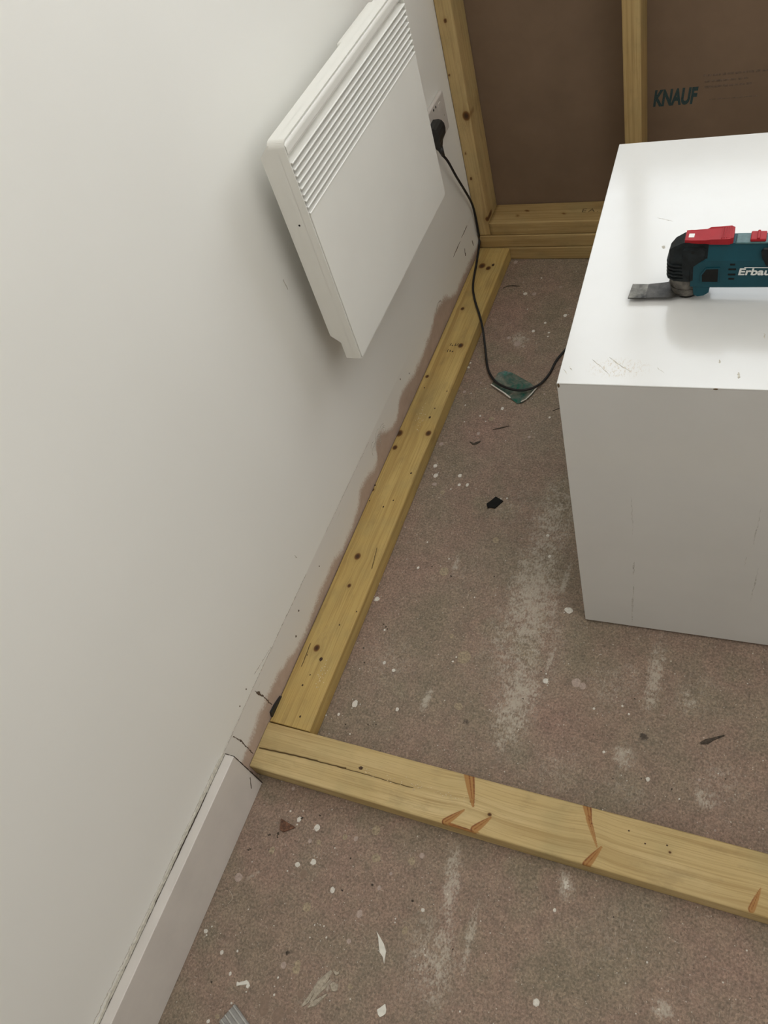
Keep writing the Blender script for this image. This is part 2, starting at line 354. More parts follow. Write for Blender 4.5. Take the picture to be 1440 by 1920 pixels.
# outlying floor so that the room is closed
bm = bmesh.new()
add_box(bm, (-0.1, -1.9, -0.04), (2.3, 1.9, -0.0006))
finish(bm, 'subfloor', M['floor'], floor)

wall = tag(box('wall_left', (-0.1, -1.8, -0.002), (0, 1.8, 2.4), M['wall']), kind='structure')
tag(box('ceiling', (-0.1, -1.8, 2.4), (2.3, 1.8, 2.5), M['ceil']), kind='structure')
tag(box('wall_right', (2.2, -1.8, 0), (2.3, 1.8, 2.4), M['room']), kind='structure')
tag(box('wall_rear', (0, -1.9, 0), (2.2, -1.8, 2.4), M['room']), kind='structure')
# outer back wall with a window opening above the boarded part
bm = bmesh.new()
add_box(bm, (0, 1.52, 0), (2.2, 1.6, 1.02)); add_box(bm, (0, 1.52, 2.2), (2.2, 1.6, 2.4))
add_box(bm, (0, 1.52, 1.02), (0.12, 1.6, 2.2)); add_box(bm, (1.8, 1.52, 1.02), (2.2, 1.6, 2.2))
tag(finish(bm, 'wall_back', M['ceil']), kind='structure')
win = tag(empty('window_1', (0.96, 1.58, 1.02)), kind='structure')
for nm, lo, hi in (('window_frame', (-0.84, -0.02, 0), (0.84, 0.02, 0.05)), ('window_frame', (-0.84, -0.02, 1.13), (0.84, 0.02, 1.18)),
                   ('window_frame', (-0.84, -0.02, 0.05), (-0.79, 0.02, 1.13)), ('window_frame', (0.79, -0.02, 0.05), (0.84, 0.02, 1.13)),
                   ('mullion', (-0.02, -0.02, 0.05), (0.02, 0.02, 1.13))):
    box(nm, lo, hi, M['frame'], win, 0.004)

# skirting board, cut off just before the new timber
sk = box('baseboard_left', (0.0005, -1.8, 0.0008), (0.0184, -0.0972, 0.1292), M['skirt'], bevel=0.0012)
tag(sk, kind='structure')
rnd = random.Random(5)
# ribbons: thin raised strips that follow a list of points lying in one plane
def ribbon(bm, pts, w, th, plane='x', base=0.0, jit=0.0, r=rnd, taper=False):
    """pts are (a,b) in plane; plane x -> (base,a,b); plane z -> (a,b,base); plane y -> (a,base,b)"""
    def P(a, b, h):
        if plane == 'x': return (base+h, a, b)
        if plane == 'z': return (a, b, base+h)
        return (a, base-h, b)
    rows = []
    n = len(pts)
    for i, (a, b) in enumerate(pts):
        p0 = pts[max(0, i-1)]; p1 = pts[min(n-1, i+1)]
        dx, dy = p1[0]-p0[0], p1[1]-p0[1]; L = math.hypot(dx, dy) or 1
        nx, ny = -dy/L, dx/L
        ww = w*(1 + r.uniform(-jit, jit))*0.5
        if taper: ww *= 0.15 + 0.85*math.sin(math.pi*(i+0.3)/(n-0.4+0.0001)) if n > 2 else 1
        rows.append([bm.verts.new(P(a+nx*ww, b+ny*ww, 0)), bm.verts.new(P(a+nx*ww*0.7, b+ny*ww*0.7, th)),
                     bm.verts.new(P(a-nx*ww*0.7, b-ny*ww*0.7, th)), bm.verts.new(P(a-nx*ww, b-ny*ww, 0))])
    for i in range(n-1):
        for k in range(3): bm.faces.new((rows[i][k], rows[i][k+1], rows[i+1][k+1], rows[i+1][k]))
        bm.faces.new((rows[i][3], rows[i][0], rows[i+1][0], rows[i+1][3]))
    bm.faces.new(rows[0]); bm.faces.new(rows[-1][::-1])
def wander(p0, p1, n, amp, seed=1):
    r = random.Random(seed); out = []
    for i in range(n+1):
        t = i/n; out.append((p0[0]+(p1[0]-p0[0])*t + r.uniform(-amp, amp), p0[1]+(p1[1]-p0[1])*t + r.uniform(-amp, amp)))
    return out
# caulk between skirting and wall, cracked
bm = bmesh.new()
ribbon(bm, wander((-0.098, 0.1335), (-1.2, 0.1335), 120, 0.0008, 3), 0.009, 0.0012, 'x', 0.0, 0.25)
finish(bm, 'caulk_strip', M['caulk'], sk)
bm = bmesh.new()
ribbon(bm, wander((-0.10, 0.1300), (-0.22, 0.1300), 24, 0.0003, 4), 0.0005, 0.0014, 'x', 0.0, 0.6)
ribbon(bm, wander((-0.165, 0.1302), (-0.29, 0.1305), 26, 0.0006, 5), 0.0032, 0.0020, 'x', 0.0, 0.7, taper=True)
ribbon(bm, wander((-0.29, 0.1300), (-0.56, 0.1300), 50, 0.0003, 6), 0.0007, 0.0014, 'x', 0.0, 0.6)
finish(bm, 'caulk_crack', M['dirt'], sk)
bm = bmesh.new()
ribbon(bm, wander((-0.11, 0.1395), (-0.40, 0.1405), 60, 0.0006, 7), 0.0008, 0.0004, 'x', 0.0, 0.8)
ribbon(bm, wander((-0.40, 0.1405), (-0.53, 0.1445), 40, 0.0016, 8), 0.0014, 0.0004, 'x', 0.0, 0.8)
finish(bm, 'peeled_paint_edge', M['softscuff'], wall)
# dark torn end of the skirting
bm = bmesh.new()
ribbon(bm, wander((0.0005, 0.128), (0.0185, 0.128), 6, 0.0006, 9), 0.003, 0.0012, 'y', -0.0968, 0.6)
ribbon(bm, wander((0.0182, 0.128), (0.0182, 0.055), 16, 0.0005, 10), 0.002, 0.0012, 'y', -0.0968, 0.7)
ribbon(bm, wander((0.0175, 0.060), (0.0182, 0.003), 12, 0.0005, 11), 0.006, 0.0014, 'y', -0.0968, 0.4)
finish(bm, 'torn_cut_end', M['dirt'], sk)

# marks on the wall
bm = bmesh.new()
def spot(bm, a, b, ra, rb, th, plane, base, seed=0, n=12):
    r = random.Random(seed*7+3); vs = []; vt = []
    def P(p, q, h):
        if plane == 'x': return (base+h, p, q)
        if plane == 'z': return (p, q, base+h)
        return (p, base-h, q)
    for i in range(n):
        t = 2*math.pi*i/n; k = 1 + r.uniform(-0.13, 0.13)
        vs.append(bm.verts.new(P(a+ra*k*math.cos(t), b+rb*k*math.sin(t), 0)))
        vt.append(bm.verts.new(P(a+ra*k*0.8*math.cos(t), b+rb*k*0.8*math.sin(t), th)))
    bm.faces.new(vt); bm.faces.new(vs[::-1])
    for i in range(n): bm.faces.new((vs[i], vs[(i+1) % n], vt[(i+1) % n], vt[i]))
for (y, z, r) in ((0.198, 0.105, 0.0020), (0.159, 0.075, 0.0022), (0.010, 0.155, 0.0015), (-0.02, 0.150, 0.0015), (0.30, 0.105, 0.0014), (0.8, 0.125, 0.0018), (0.845, 0.10, 0.0016)):
    spot(bm, y, z, r, r*1.3, 0.0004, 'x', 0.0, int(y*900))
ribbon(bm, wander((0.020, 0.126), (0.026, 0.093), 10, 0.0012, 12), 0.005, 0.0006, 'x', 0, 0.6, taper=True)
ribbon(bm, wander((0.026, 0.098), (0.027, 0.052), 12, 0.0010, 13), 0.0020, 0.0006, 'x', 0, 0.6)
ribbon(bm, wander((-0.066, 0.128), (-0.062, 0.100), 8, 0.0008, 14), 0.0018, 0.0006, 'x', 0, 0.6)
ribbon(bm, wander((-0.063, 0.103), (-0.062, 0.092), 4, 0.0010, 15), 0.0045, 0.0006, 'x', 0, 0.6, taper=True)
ribbon(bm, wander((-0.062, 0.094), (-0.063, 0.042), 12, 0.0008, 16), 0.0018, 0.0006, 'x', 0, 0.6)
ribbon(bm, wander((1.345, 0.146), (1.295, 0.145), 8, 0.0006, 17), 0.0030, 0.0004, 'x', 0, 0.6, taper=True)
ribbon(bm, wander((1.283, 0.144), (1.222, 0.141), 8, 0.0008, 18), 0.0026, 0.0004, 'x', 0, 0.6, taper=True)
ribbon(bm, wander((1.359, 0.090), (1.362, 0.074), 4, 0.0006, 19), 0.0035, 0.0004, 'x', 0, 0.5)
ribbon(bm, wander((1.300, 0.108), (1.296, 0.090), 4, 0.0012, 20), 0.0040, 0.0004, 'x', 0, 0.5)
ribbon(bm, wander((-0.105, 0.05), (-0.118, 0.03), 4, 0.0004, 21), 0.0018, 0.0004, 'x', 0.0184, 0.5)
finish(bm, 'wall_gouges', M['gouge'], wall)
bm = bmesh.new()
ribbon(bm, wander((0.548, 0.594), (0.549, 0.572), 6, 0.0005, 22), 0.0028, 0.0004, 'x', 0, 0.5, taper=True)
ribbon(bm, wander((0.02, 0.1375), (0.26, 0.1372), 60, 0.0006, 23), 0.0016, 0.0005, 'x', 0, 0.7)
ribbon(bm, wander((-0.095, 0.1335), (0.03, 0.1375), 30, 0.0006, 24), 0.0012, 0.0005, 'x', 0, 0.7)
ribbon(bm, wander((0.36, 0.137), (0.60, 0.134), 60, 0.0009, 25), 0.0010, 0.0004, 'x', 0, 0.9)
ribbon(bm, wander((0.04, 0.152), (0.10, 0.140), 14, 0.0005, 26), 0.0010, 0.0004, 'x', 0, 0.9)
ribbon(bm, wander((0.26, 0.200), (0.262, 0.19), 4, 0.0006, 27), 0.0014, 0.0004, 'x', 0, 0.9)
for k in range(9):   # looped scratches
    r = random.Random(50+k); cy_, cz_ = 0.635+r.uniform(-0.03, 0.03), 0.095+r.uniform(-0.012, 0.012); ra = r.uniform(0.010, 0.028)
    a0 = r.uniform(0.3, 1.2); pts = [(cy_+ra*math.cos(t), cz_+ra*1.05*math.sin(t)) for t in [a0+i*0.22 for i in range(r.randint(7, 15))]]
    ribbon(bm, pts, 0.0008, 0.0003, 'x', 0, 0.6)
pts = [(1.075+0.022*math.cos(t), 0.098+0.016*math.sin(t)) for t in [0.0+i*0.25 for i in range(13)]]
ribbon(bm, pts, 0.0022, 0.0003, 'x', 0, 0.4)
finish(bm, 'scuff_marks', M['softscuff'], wall)

# paint splashes and stains that sit on the chipboard (real thin films)
DROPS = [(0.1013, 0.8949, 0.00354, 'p'), (0.2071, 0.8503, 0.00427, 'w'), (0.3207, 0.8342, 0.00249, 'w'), (0.1164, 0.8521, 0.00174, 'w'), (0.1794, 0.8064, 0.0017, 'w'), (0.1616, 0.822, 0.00214, 'w'), (0.1899, 0.8162, 0.00595, 'b'), (0.0961, 0.7266, 0.0055, 'p'), (0.1726, 0.7682, 0.00421, 'p'), (0.29, 0.7706, 0.00369, 'p'), (0.1023, 0.6617, 0.00497, 'w'), (0.1123, 0.6349, 0.00533, 'w'), (0.1666, 0.642, 0.00447, 'w'), (0.1729, 0.6171, 0.00362, 'w'), (0.1905, 0.6191, 0.00401, 'w'), (0.117, 0.6111, 0.00529, 'p'), (0.1423, 0.5918, 0.00563, 'b'), (0.158, 0.6029, 0.00161, 'w'), (0.2855, 0.5965, 0.00195, 'w'), (0.273, 0.5936, 0.00156, 'w'), (0.3905, 0.5174, 0.00296, 'w'), (0.4054, 0.469, 0.00327, 'w'), (0.4677, 0.3574, 0.00687, 'w'), (0.4624, 0.3583, 0.00344, 'w'), (0.2089, 0.427, 0.0015, 'w'), (0.152, 0.3946, 0.00264, 'w'), (0.0921, 0.3075, 0.00522, 'w'), (0.083, 0.3428, 0.00265, 'w'), (0.2908, 0.4888, 0.00752, 'b'), (0.286, 0.3497, 0.00144, 'w'), (0.2674, 0.2587, 0.00491, 'b'), (0.208, 0.3959, 0.01118, 'b'), (0.1298, 0.7998, 0.00171, 'w'), (0.151, 0.4589, 0.00154, 'w'), (0.1584, 1.2582, 0.00538, 'w'), (0.182, 1.2576, 0.00536, 'p'), (0.186, 1.3225, 0.00233, 'w'), (0.2445, 1.2872, 0.00343, 'p'), (0.2801, 1.1775, 0.00515, 'w'), (0.2368, 1.148, 0.00368, 'w'), (0.2145, 1.1167, 0.00403, 'w'), (0.2542, 1.1133, 0.00327, 'w'), (0.255, 1.0988, 0.00253, 'w'), (0.1794, 1.1975, 0.00189, 'w'), (0.2199, 1.1023, 0.00182, 'p'), (0.1013, 0.8949, 0.00425, 'p'), (0.119, 0.8915, 0.00141, 'w'), (0.1326, 0.9276, 0.00248, 'p'), (0.1163, 0.8511, 0.00174, 'w'), (0.3208, 0.834, 0.00232, 'w'), (0.2923, 0.905, 0.00272, 'p'), (0.1854, 1.0691, 0.00947, 'p'), (0.1594, 1.0892, 0.00515, 'p'), (0.0989, 1.389, 0.00562, 'p'), (0.0859, 0.9778, 0.00363, 'w'), (0.087, 0.9936, 0.00255, 'w'), (0.0922, 0.3074, 0.00456, 'w'), (0.1566, 0.1771, 0.00354, 'w'), (0.18, 0.1661, 0.0035, 'w'), (0.1308, 0.0855, 0.00592, 'w'), (0.1079, 0.0584, 0.0027, 'w'), (0.2134, 0.0945, 0.00339, 'w'), (0.0846, 0.0508, 0.00173, 'w'), (0.1434, 0.0287, 0.00169, 'w'), (0.1135, 0.1545, 0.00102, 'w'), (0.1327, 0.2437, 0.00234, 'w'), (0.0793, -0.0906, 0.00356, 'p'), (0.112, -0.1368, 0.00427, 'w'), (0.1488, -0.1405, 0.00475, 'w'), (0.0909, -0.128, 0.00189, 'w'), (0.1121, -0.1457, 0.00133, 'w'), (0.2024, -0.1408, 0.00441, 'b'), (0.2216, -0.1378, 0.00387, 'p'), (0.1455, -0.1638, 0.00366, 'p'), (0.1614, -0.1613, 0.00365, 'b'), (0.0475, -0.2534, 0.00703, 'p'), (0.0861, -0.1969, 0.00526, 'b'), (0.1648, -0.1928, 0.00488, 'w'), (0.1398, -0.2046, 0.00438, 'w'), (0.1566, -0.2154, 0.00664, 't'), (0.2133, -0.2228, 0.00425, 'w'), (0.3245, -0.1436, 0.00599, 'b'), (0.3379, -0.1315, 0.00449, 'p'), (0.2866, -0.1968, 0.00321, 'p'), (0.1819, -0.259, 0.00648, 'b'), (0.2692, -0.2418, 0.00537, 'p'), (0.0305, -0.3435, 0.00379, 'w'), (0.0721, -0.3623, 0.00346, 'w'), (0.0968, -0.3522, 0.00197, 'w'), (0.0998, -0.3839, 0.00267, 'w'), (0.0376, -0.3341, 0.00152, 'w'), (0.1792, -0.3462, 0.00529, 'p'), (0.2008, -0.3446, 0.00621, 'b'), (0.2006, -0.3369, 0.0048, 'b'), (0.2922, -0.3382, 0.00418, 'b'), (0.1817, -0.3868, 0.00165, 'w'), (0.1705, -0.3981, 0.00802, 't'), (0.1738, -0.4076, 0.00845, 't'), (0.1982, -0.4098, 0.00837, 't'), (0.2003, -0.4028, 0.0056, 't'), (0.2132, -0.3984, 0.00465, 't'), (0.2216, -0.3724, 0.00586, 't'), (0.2292, -0.3951, 0.00417, 't'), (0.1066, -0.4417, 0.00331, 'b'), (0.0951, -0.4524, 0.00236, 'w'), (0.1203, -0.4189, 0.00166, 'w'), (0.1777, -0.3639, 0.00143, 'w'), (0.2302, -0.2892, 0.00145, 'w'), (0.2049, -0.2788, 0.00123, 'w'), (0.2203, -0.2756, 0.00122, 'w'), (0.1269, -0.2189, 0.00129, 'w'), (0.3646, -0.2067, 0.00288, 'w'), (0.3273, -0.231, 0.0012, 'w'), (0.3469, -0.2418, 0.00476, 'b'), (0.2502, -0.1153, 0.00826, 'b'), (0.2658, -0.1566, 0.00708, 'b'), (0.2672, -0.283, 0.00336, 'p'), (0.0346, -0.3482, 0.00151, 'w'), (0.2046, -0.2974, 0.00122, 'w'), (0.1921, -0.1619, 0.00129, 'w'), (0.1364, -0.3977, 0.00119, 'w'), (0.1341, -0.2471, 0.00356, 't'), (0.1218, -0.268, 0.00405, 't'), (0.2977, -0.1717, 0.00299, 'p'), (0.6521, 0.0817, 0.00299, 'w'), (0.5789, 0.1078, 0.00227, 'w'), (0.7019, 0.0631, 0.00136, 'w'), (0.7573, 0.0301, 0.00189, 'p'), (0.8209, 0.0503, 0.00112, 'w'), (0.7265, 0.1002, 0.00236, 'p'), (0.7519, 0.1172, 0.00098, 'w'), (0.622, 0.0708, 0.001, 'w'), (0.4584, 0.2094, 0.0051, 'w'), (0.4564, 0.223, 0.00158, 'w'), (0.549, 0.1781, 0.00226, 'w'), (0.5932, 0.1938, 0.00187, 'w'), (0.6058, 0.1819, 0.00186, 'w'), (0.579, 0.108, 0.00182, 'w'), (0.6522, 0.0812, 0.00317, 'w'), (0.2884, 0.2187, 0.00165, 'w'), (0.285, 0.2086, 0.00206, 'w'), (0.3207, 0.1273, 0.00792, 'b'), (0.3027, 0.222, 0.01317, 'b'), (0.5104, 0.2182, 0.00698, 'p'), (0.5227, 0.2146, 0.00617, 'p'), (0.5578, -0.2704, 0.00433, 'w'), (0.5558, -0.147, 0.00282, 'w'), (0.8146, -0.1191, 0.0013, 'w'), (0.4583, -0.3156, 0.00135, 'w'), (0.7898, -0.1675, 0.00128, 'w'), (0.6921, -0.1742, 0.00133, 'w')]
for nm, mk in (('white_paint_drops', 'white_paint'), ('beige_paint_drops', 'beige_paint'), ('tan_stains', 'tan_paint'), ('dull_paint_drops', 'pale_drop')):
    bm = bmesh.new(); code = {'white_paint': 'w', 'beige_paint': 'b', 'tan_paint': 't', 'pale_drop': 'p'}[mk]
    th = {'w': 0.0007, 'b': 0.0003, 't': 0.00018, 'p': 0.00025}[code]
    for i, (x, y, r, k) in enumerate(DROPS):
        if k == code:
            q = random.Random(i)
            spot(bm, x, y, r*q.uniform(0.85, 1.1), r*q.uniform(0.9, 1.25), th*(1+0.002*(i % 50)), 'z', 0.0001, i, 14)
            if code == 'w' and r > 0.0045:
                for j in range(q.randint(1, 4)):
                    a = q.uniform(0, 6.28); d = r*q.uniform(1.1, 1.9)
                    spot(bm, x+d*math.cos(a), y+d*math.sin(a), r*0.16, r*0.2, th, 'z', 0.0001, i*9+j, 8)
    tag(finish(bm, nm, M[mk], floor), kind='stuff')

# ================================================================= TIMBER
def timber(name, L, w, h, mat, loc, rotz=0.0, vert=False, knots=(), rust=(), cracks=(), stains=(), sx=0.005, sy=0.003, rad=0.003, seed=0, parent=None, wane=0.0):
    """local x = length, local y = 0..w, z = 0..h (vert: length runs up, w along y, h along x)"""
    sec = []
    def arc(cx, cy, a0):
        for k in range(4):
            a = a0 + math.pi/2*k/3; sec.append((cx+rad*math.cos(a), cy+rad*math.sin(a)))
    ny = max(2, int(w/sy)); nz = max(2, int(h/(0.005 if sy > 0.002 and not vert else 0.0025)))
    arc(w-rad, rad, -math.pi/2)
    for k in range(1, nz): sec.append((w, rad+(h-2*rad)*k/nz))
    arc(w-rad, h-rad, 0)
    for k in range(1, ny): sec.append((w-rad-(w-2*rad)*k/ny, h))
    arc(rad, h-rad, math.pi/2)
    for k in range(1, nz): sec.append((0, h-rad-(h-2*rad)*k/nz))
    arc(rad, rad, math.pi)
    for k in range(1, 6): sec.append((rad+(w-2*rad)*k/6, 0))
    sec = np.array(sec); n = len(sec); m_ = int(L/sx)+1
    xs = np.linspace(0, L, m_)
    X = np.repeat(xs, n); Yv = np.tile(sec[:, 0], m_); Z = np.tile(sec[:, 1], m_)
    gy = Yv.copy(); gz = Z.copy()
    rim = np.zeros_like(X); kn = np.zeros_like(X); ru = np.zeros_like(X); cr = np.zeros_like(X); stn = np.zeros_like(X)
    for kk in knots:
        kx, ky, r = kk[:3]; face = len(kk) > 3
        dx = X-kx; dy = (Z-ky) if face else (Yv-ky)
        e = np.exp(-(dx/(3.2*r))**2)
        if face: gz -= np.sign(dy)*np.minimum(np.abs(dy), r*1.3)*e*np.exp(-np.abs(dy)/(2.5*r))
        else: gy -= np.sign(dy)*np.minimum(np.abs(dy), r*1.3)*e*np.exp(-np.abs(dy)/(2.5*r))
        d = np.sqrt((dx/1.25)**2 + dy**2)/r
        kn = np.maximum(kn, np.clip(1.45-d, 0, 1)*(np.where(Yv < w*0.5, 1, 0) if face else np.where(Z > h*0.5, 1, 0.6)))
        stn = np.maximum(stn, np.exp(-(d/2.2)**2))
    for (ax, ay, bx, by, wd, st) in rust:      # spike knots: blade from a to b
        L2 = (bx-ax)**2+(by-ay)**2; t = np.clip(((X-ax)*(bx-ax)+(Yv-ay)*(by-ay))/L2, 0, 1)
        d = np.hypot(X-(ax+t*(bx-ax)), Yv-(ay+t*(by-ay)))/(wd*(1.05-0.80*t**1.6))
        zf = np.clip((Z-(h-0.010))/0.006, 0.25, 1); q = st*zf*np.clip((1.15-d)/0.30, 0, 1); ru = np.maximum(ru, q)
        side = np.clip(0.55+0.6*np.sign((X-ax)*(by-ay)-(Yv-ay)*(bx-ax))*-1, 0.25, 1); rim = np.maximum(rim, st*side*np.exp(-((d-0.80)/0.24)**2)); rim = np.maximum(rim, 0.9*st*np.exp(-(d/0.16)**2)*(t < 0.8))
        gy -= 0.0022*np.exp(-((X-(ax+bx)/2)/0.03)**2)*np.exp(-((Yv-(ay+by)/2)/0.05)**2)
    for (ax, ay, bx, by, wd) in cracks:
        L2 = (bx-ax)**2+(by-ay)**2; t = np.clip(((X-ax)*(bx-ax)+(Yv-ay)*(by-ay))/L2, 0, 1)
        wob = 0.0004*np.sin(X*47+seed) + 0.0002*np.sin(X*310)
        d = np.hypot(X-(ax+t*(bx-ax)), Yv-(ay+t*(by-ay))+wob)/wd
        cr = np.maximum(cr, np.clip(1.3-d, 0, 1)*(Z > h-rad*1.1))
    co = np.stack([X, Yv, Z], -1)
    co[:, 2] -= cr*0.0012
    # slightly uneven sawn faces
    co[:, 1] += 0.0005*np.sin(X*9+seed)
    fs = []
    idx = np.arange(n); nxt = (idx+1) % n
    for i in range(m_-1):
        a = i*n
        fs.append(np.stack([a+idx, a+n+idx, a+n+nxt, a+nxt], -1))
    fs = np.concatenate(fs).tolist()
    fs.append(list(range(n)) ); fs.append([(m_-1)*n+k for k in range(n)][::-1])
    if vert: co = np.stack([h-co[:, 2], co[:, 1], co[:, 0]], -1)
    me = bpy.data.meshes.new(name); me.from_pydata(co.tolist(), [], fs); me.update()
    bm = bmesh.new(); bm.from_mesh(me); bmesh.ops.recalc_face_normals(bm, faces=bm.faces); bm.to_mesh(me); bm.free()
    smooth(me)
    for p in me.polygons[-2:]: p.use_smooth = False
    g = me.attributes.new('grain', 'FLOAT_VECTOR', 'POINT')
    g.data.foreach_set('vector', np.stack([X+seed*3.7, gy+seed*1.3, gz+seed*0.9], -1).astype(np.float32).ravel())
    fattr(me, 'knot', kn); fattr(me, 'rust', ru); fattr(me, 'rim', rim); fattr(me, 'crack', cr); fattr(me, 'stain', stn)
    return link(name, me, mat, parent, loc, rotz)

W = 0.0849; H = 0.038
YAW = 0.0070; PSI = 0.0047; YB = 1.4000
def hole(parent, x, y, z, r=0.0022, i=0):
    bm = bmesh.new(); spot(bm, x, y, r*1.05, r*0.78, 0.0003, 'z', z, i, 14)
    return finish(bm, 'screw_hole', M['hole'], parent)

# front cross plate, local y 0..W runs from its near edge to its far edge
c_, s_ = math.cos(YAW), math.sin(YAW)
fl = (W*s_ + 0.0006, -W*c_, 0.0005)
front = timber('timber_plate', 1.5, W, H, M['wood_front'], fl, YAW, seed=1, sx=0.0012, sy=0.0009,
    knots=((0.40, W-0.040, 0.0022), (0.433, W-0.052, 0.0025), (0.70, W-0.035, 0.0015)),
    rust=((0.3835, W+0.002, 0.404, W-0.046, 0.0082, 0.95), (0.368, W-0.0815, 0.392, W-0.056, 0.0056, 0.95),
          (0.376, W-0.0835, 0.425, W-0.0835, 0.0026, 0.9), (0.416, W-0.080, 0.436, W-0.056, 0.0062, 0.9), (0.574, W+0.001, 0.585, W-0.028, 0.0062, 0.95),
          (0.580, W-0.018, 0.600, W-0.056, 0.0042, 0.75), (0.590, W-0.084, 0.606, W-0.054, 0.0060, 0.9), (0.812, W-0.080, 0.821, W-0.050, 0.0044, 0.85)),
    cracks=((0.004, W-0.049, 0.12, W-0.0445, 0.0019), (0.10, W-0.0455, 0.175, W-0.043, 0.0014), (0.16, W-0.0445, 0.30, W-0.044, 0.0009)))
tag(front, 'pale pine timber laid across the floor with a long split at its left end', 'timber')
for i, (x, y) in enumerate(((0.201, W-0.036), (0.695, W-0.026), (0.665, W-0.032), (0.64, W-0.02))):
    hole(front, x, y, H, 0.0038 if i == 0 else 0.0014, i)
# sawdust crumbs beside the screws
def crumbs(name, parent, pts, mat, z, n, spread, seed, size=0.0011):
    r = random.Random(seed); bm = bmesh.new()
    for (x, y) in pts:
        for k in range(n):
            a = x+r.gauss(0, spread[0]); b = y+r.gauss(0, spread[1]); s = size*r.uniform(0.4, 1.1)
            add_box(bm, (a-s, b-s*0.6, z), (a+s, b+s*0.6, z+s*0.8))
    return tag(finish(bm, name, mat, parent), kind='stuff')
M['crumb'] = plain('sawdust', (0.62, 0.50, 0.30), 0.8, 0.2, 500)
crumbs('sawdust', front, ((0.235, W-0.042), (0.30, W-0.040), (0.36, W-0.042)), M['crumb'], H, 22, (0.018, 0.004), 2)

# plate along the wall, from the front timber to the back wall; its length runs along +y: local y 0..W maps to -x
LW = YB - 0.002
wp = timber('timber_plate', LW-0.0015, W-0.0015, H, M['wood_wall'], (W, 0.0022, 0.0005), math.pi/2, seed=2, sx=0.002, sy=0.0014,
    knots=tuple((y, W-x, r) for (x, y, r) in ((0.031, 0.158, 0.0055), (0.033, 0.373, 0.0060), (0.006, 0.712, 0.0075), (0.075, 0.720, 0.0060), (0.011, 0.669, 0.0050),
            (0.063, 1.010, 0.0060), (0.012, 0.898, 0.0040), (0.042, 0.303, 0.0035), (0.003, 0.545, 0.0030), (0.027, 1.146, 0.0045), (0.03, 1.32, 0.008), (0.05, 1.31, 0.006))),
    cracks=tuple((y0, W-x0, y1, W-x1, 0.0012) for (x0, y0, x1, y1) in ((0.014, 0.165, 0.016, 0.115), (0.066, 0.40, 0.074, 0.35))))
tag(wp, 'yellow pine timber running along the foot of the left wall, crossed by the black cord', 'timber')
for i, (x, y, r) in enumerate(((0.049, 0.138, 0.0042), (0.041, 0.103, 0.0016), (0.035, 0.080, 0.0022), (0.056, 0.022, 0.0022), (0.057, 0.215, 0.0018), (0.062, 0.768, 0.0034),
        (0.073, 0.602, 0.0028), (0.043, 0.504, 0.0022), (0.059, 0.524, 0.0018), (0.077, 0.854, 0.0020), (0.065, 0.797, 0.0020), (0.003, 0.558, 0.0022), (0.006, 0.515, 0.0016),
        (0.059, 1.324, 0.0052), (0.018, 0.86, 0.0018), (0.018, 0.14, 0.0014), (0.080, 0.25, 0.0016))):
    hole(wp, y, W-x, H, r, i)
crumbs('sawdust', wp, ((0.75, W-0.045), (0.78, W-0.035), (0.12, W-0.062), (0.095, W-0.066)), M['crumb'], H, 18, (0.014, 0.004), 3)
# illegible maker's stamp on the wall plate
bm = bmesh.new(); r = random.Random(8)
for row, (x0, n) in enumerate(((0.040, 5), (0.036, 3))):
    for k in range(n):
        bx_, by_ = (0.050, 0.043)[row]-0, 0
        px = 0.036+0.0065*k; py = 1.012-0.022*row
        for j in range(3):
            ribbon(bm, [(py+r.uniform(-.006, .006), W-px+r.uniform(-.002, .002)), (py+r.uniform(-.006, .006), W-px+r.uniform(-.002, .002))], 0.0014, 0.0002, 'z', H, 0.2)
tag(finish(bm, 'ink_stamp', M['ink'], wp), kind='stuff')

# back wall framing, turned by PSI about the corner
cb, sb = math.cos(PSI), math.sin(PSI)
def BP(a, b, z): return (a*cb-b*sb+0.0006, YB+a*sb+b*cb+0.001, z)
LB = 2.185
def flat_plate(z, label, L, a, seed, mat='wood_back', kn=()):
    o = timber('timber_plate', L, W-0.001, H-0.0008, M[mat], BP(a, 0, z), PSI, seed=seed, sx=0.01, sy=0.006, knots=kn, rad=0.0028)
    return tag(o, label, 'timber')
b1 = flat_plate(0.0005, 'lowest of the stacked timbers at the foot of the brown-boarded wall', LB, 0.0, 3)
hole(b1, 0.0, 0.0, 0.0, 0.0001)
b2 = flat_plate(H+0.0005, 'middle of the three stacked timbers below the brown board', LB, 0.0, 4)
b3 = flat_plate(2*H+0.0005, 'short top timber between the corner stud and the middle stud', 0.3905-0.0385, 0.0375, 5, kn=((0.07, 0.03, 0.003), (0.19, 0.035, 0.003), (0.09, 0.05, 0.002)))
flat_plate(2*H+0.0005, 'top timber to the right of the middle stud, behind the white cabinet', 0.355, 0.3905+0.0385, 6)
# blunt stamp on the short timber
def text_mesh(txt, size, mat, name, parent, loc, rot, shear=0.0, ex=0.0002, sxy=(1, 1), offset=0.0, space=1.0):
    cu = bpy.data.curves.new(name, 'FONT'); cu.body = txt; cu.size = size; cu.extrude = ex; cu.shear = shear; cu.offset = offset; cu.space_character = space
    to = bpy.data.objects.new(name + '_tmp', cu); COL.objects.link(to)
    dg = bpy.context.evaluated_depsgraph_get(); me = bpy.data.meshes.new_from_object(to.evaluated_get(dg))
    bpy.data.objects.remove(to); me.name = name
    for v in me.vertices: v.co.x *= sxy[0]; v.co.y *= sxy[1]
    me.materials.clear()
    o = link(name, me, mat, parent); o.location = loc; o.rotation_euler = rot
    return o
text_mesh('EA.', 0.027, M['stamp'], 'ink_stamp', b3, (0.234, 0.036, H-0.0006), (0, 0, 0), sxy=(1.0, 0.85), offset=-0.0002, ex=0.0001, space=1.25)
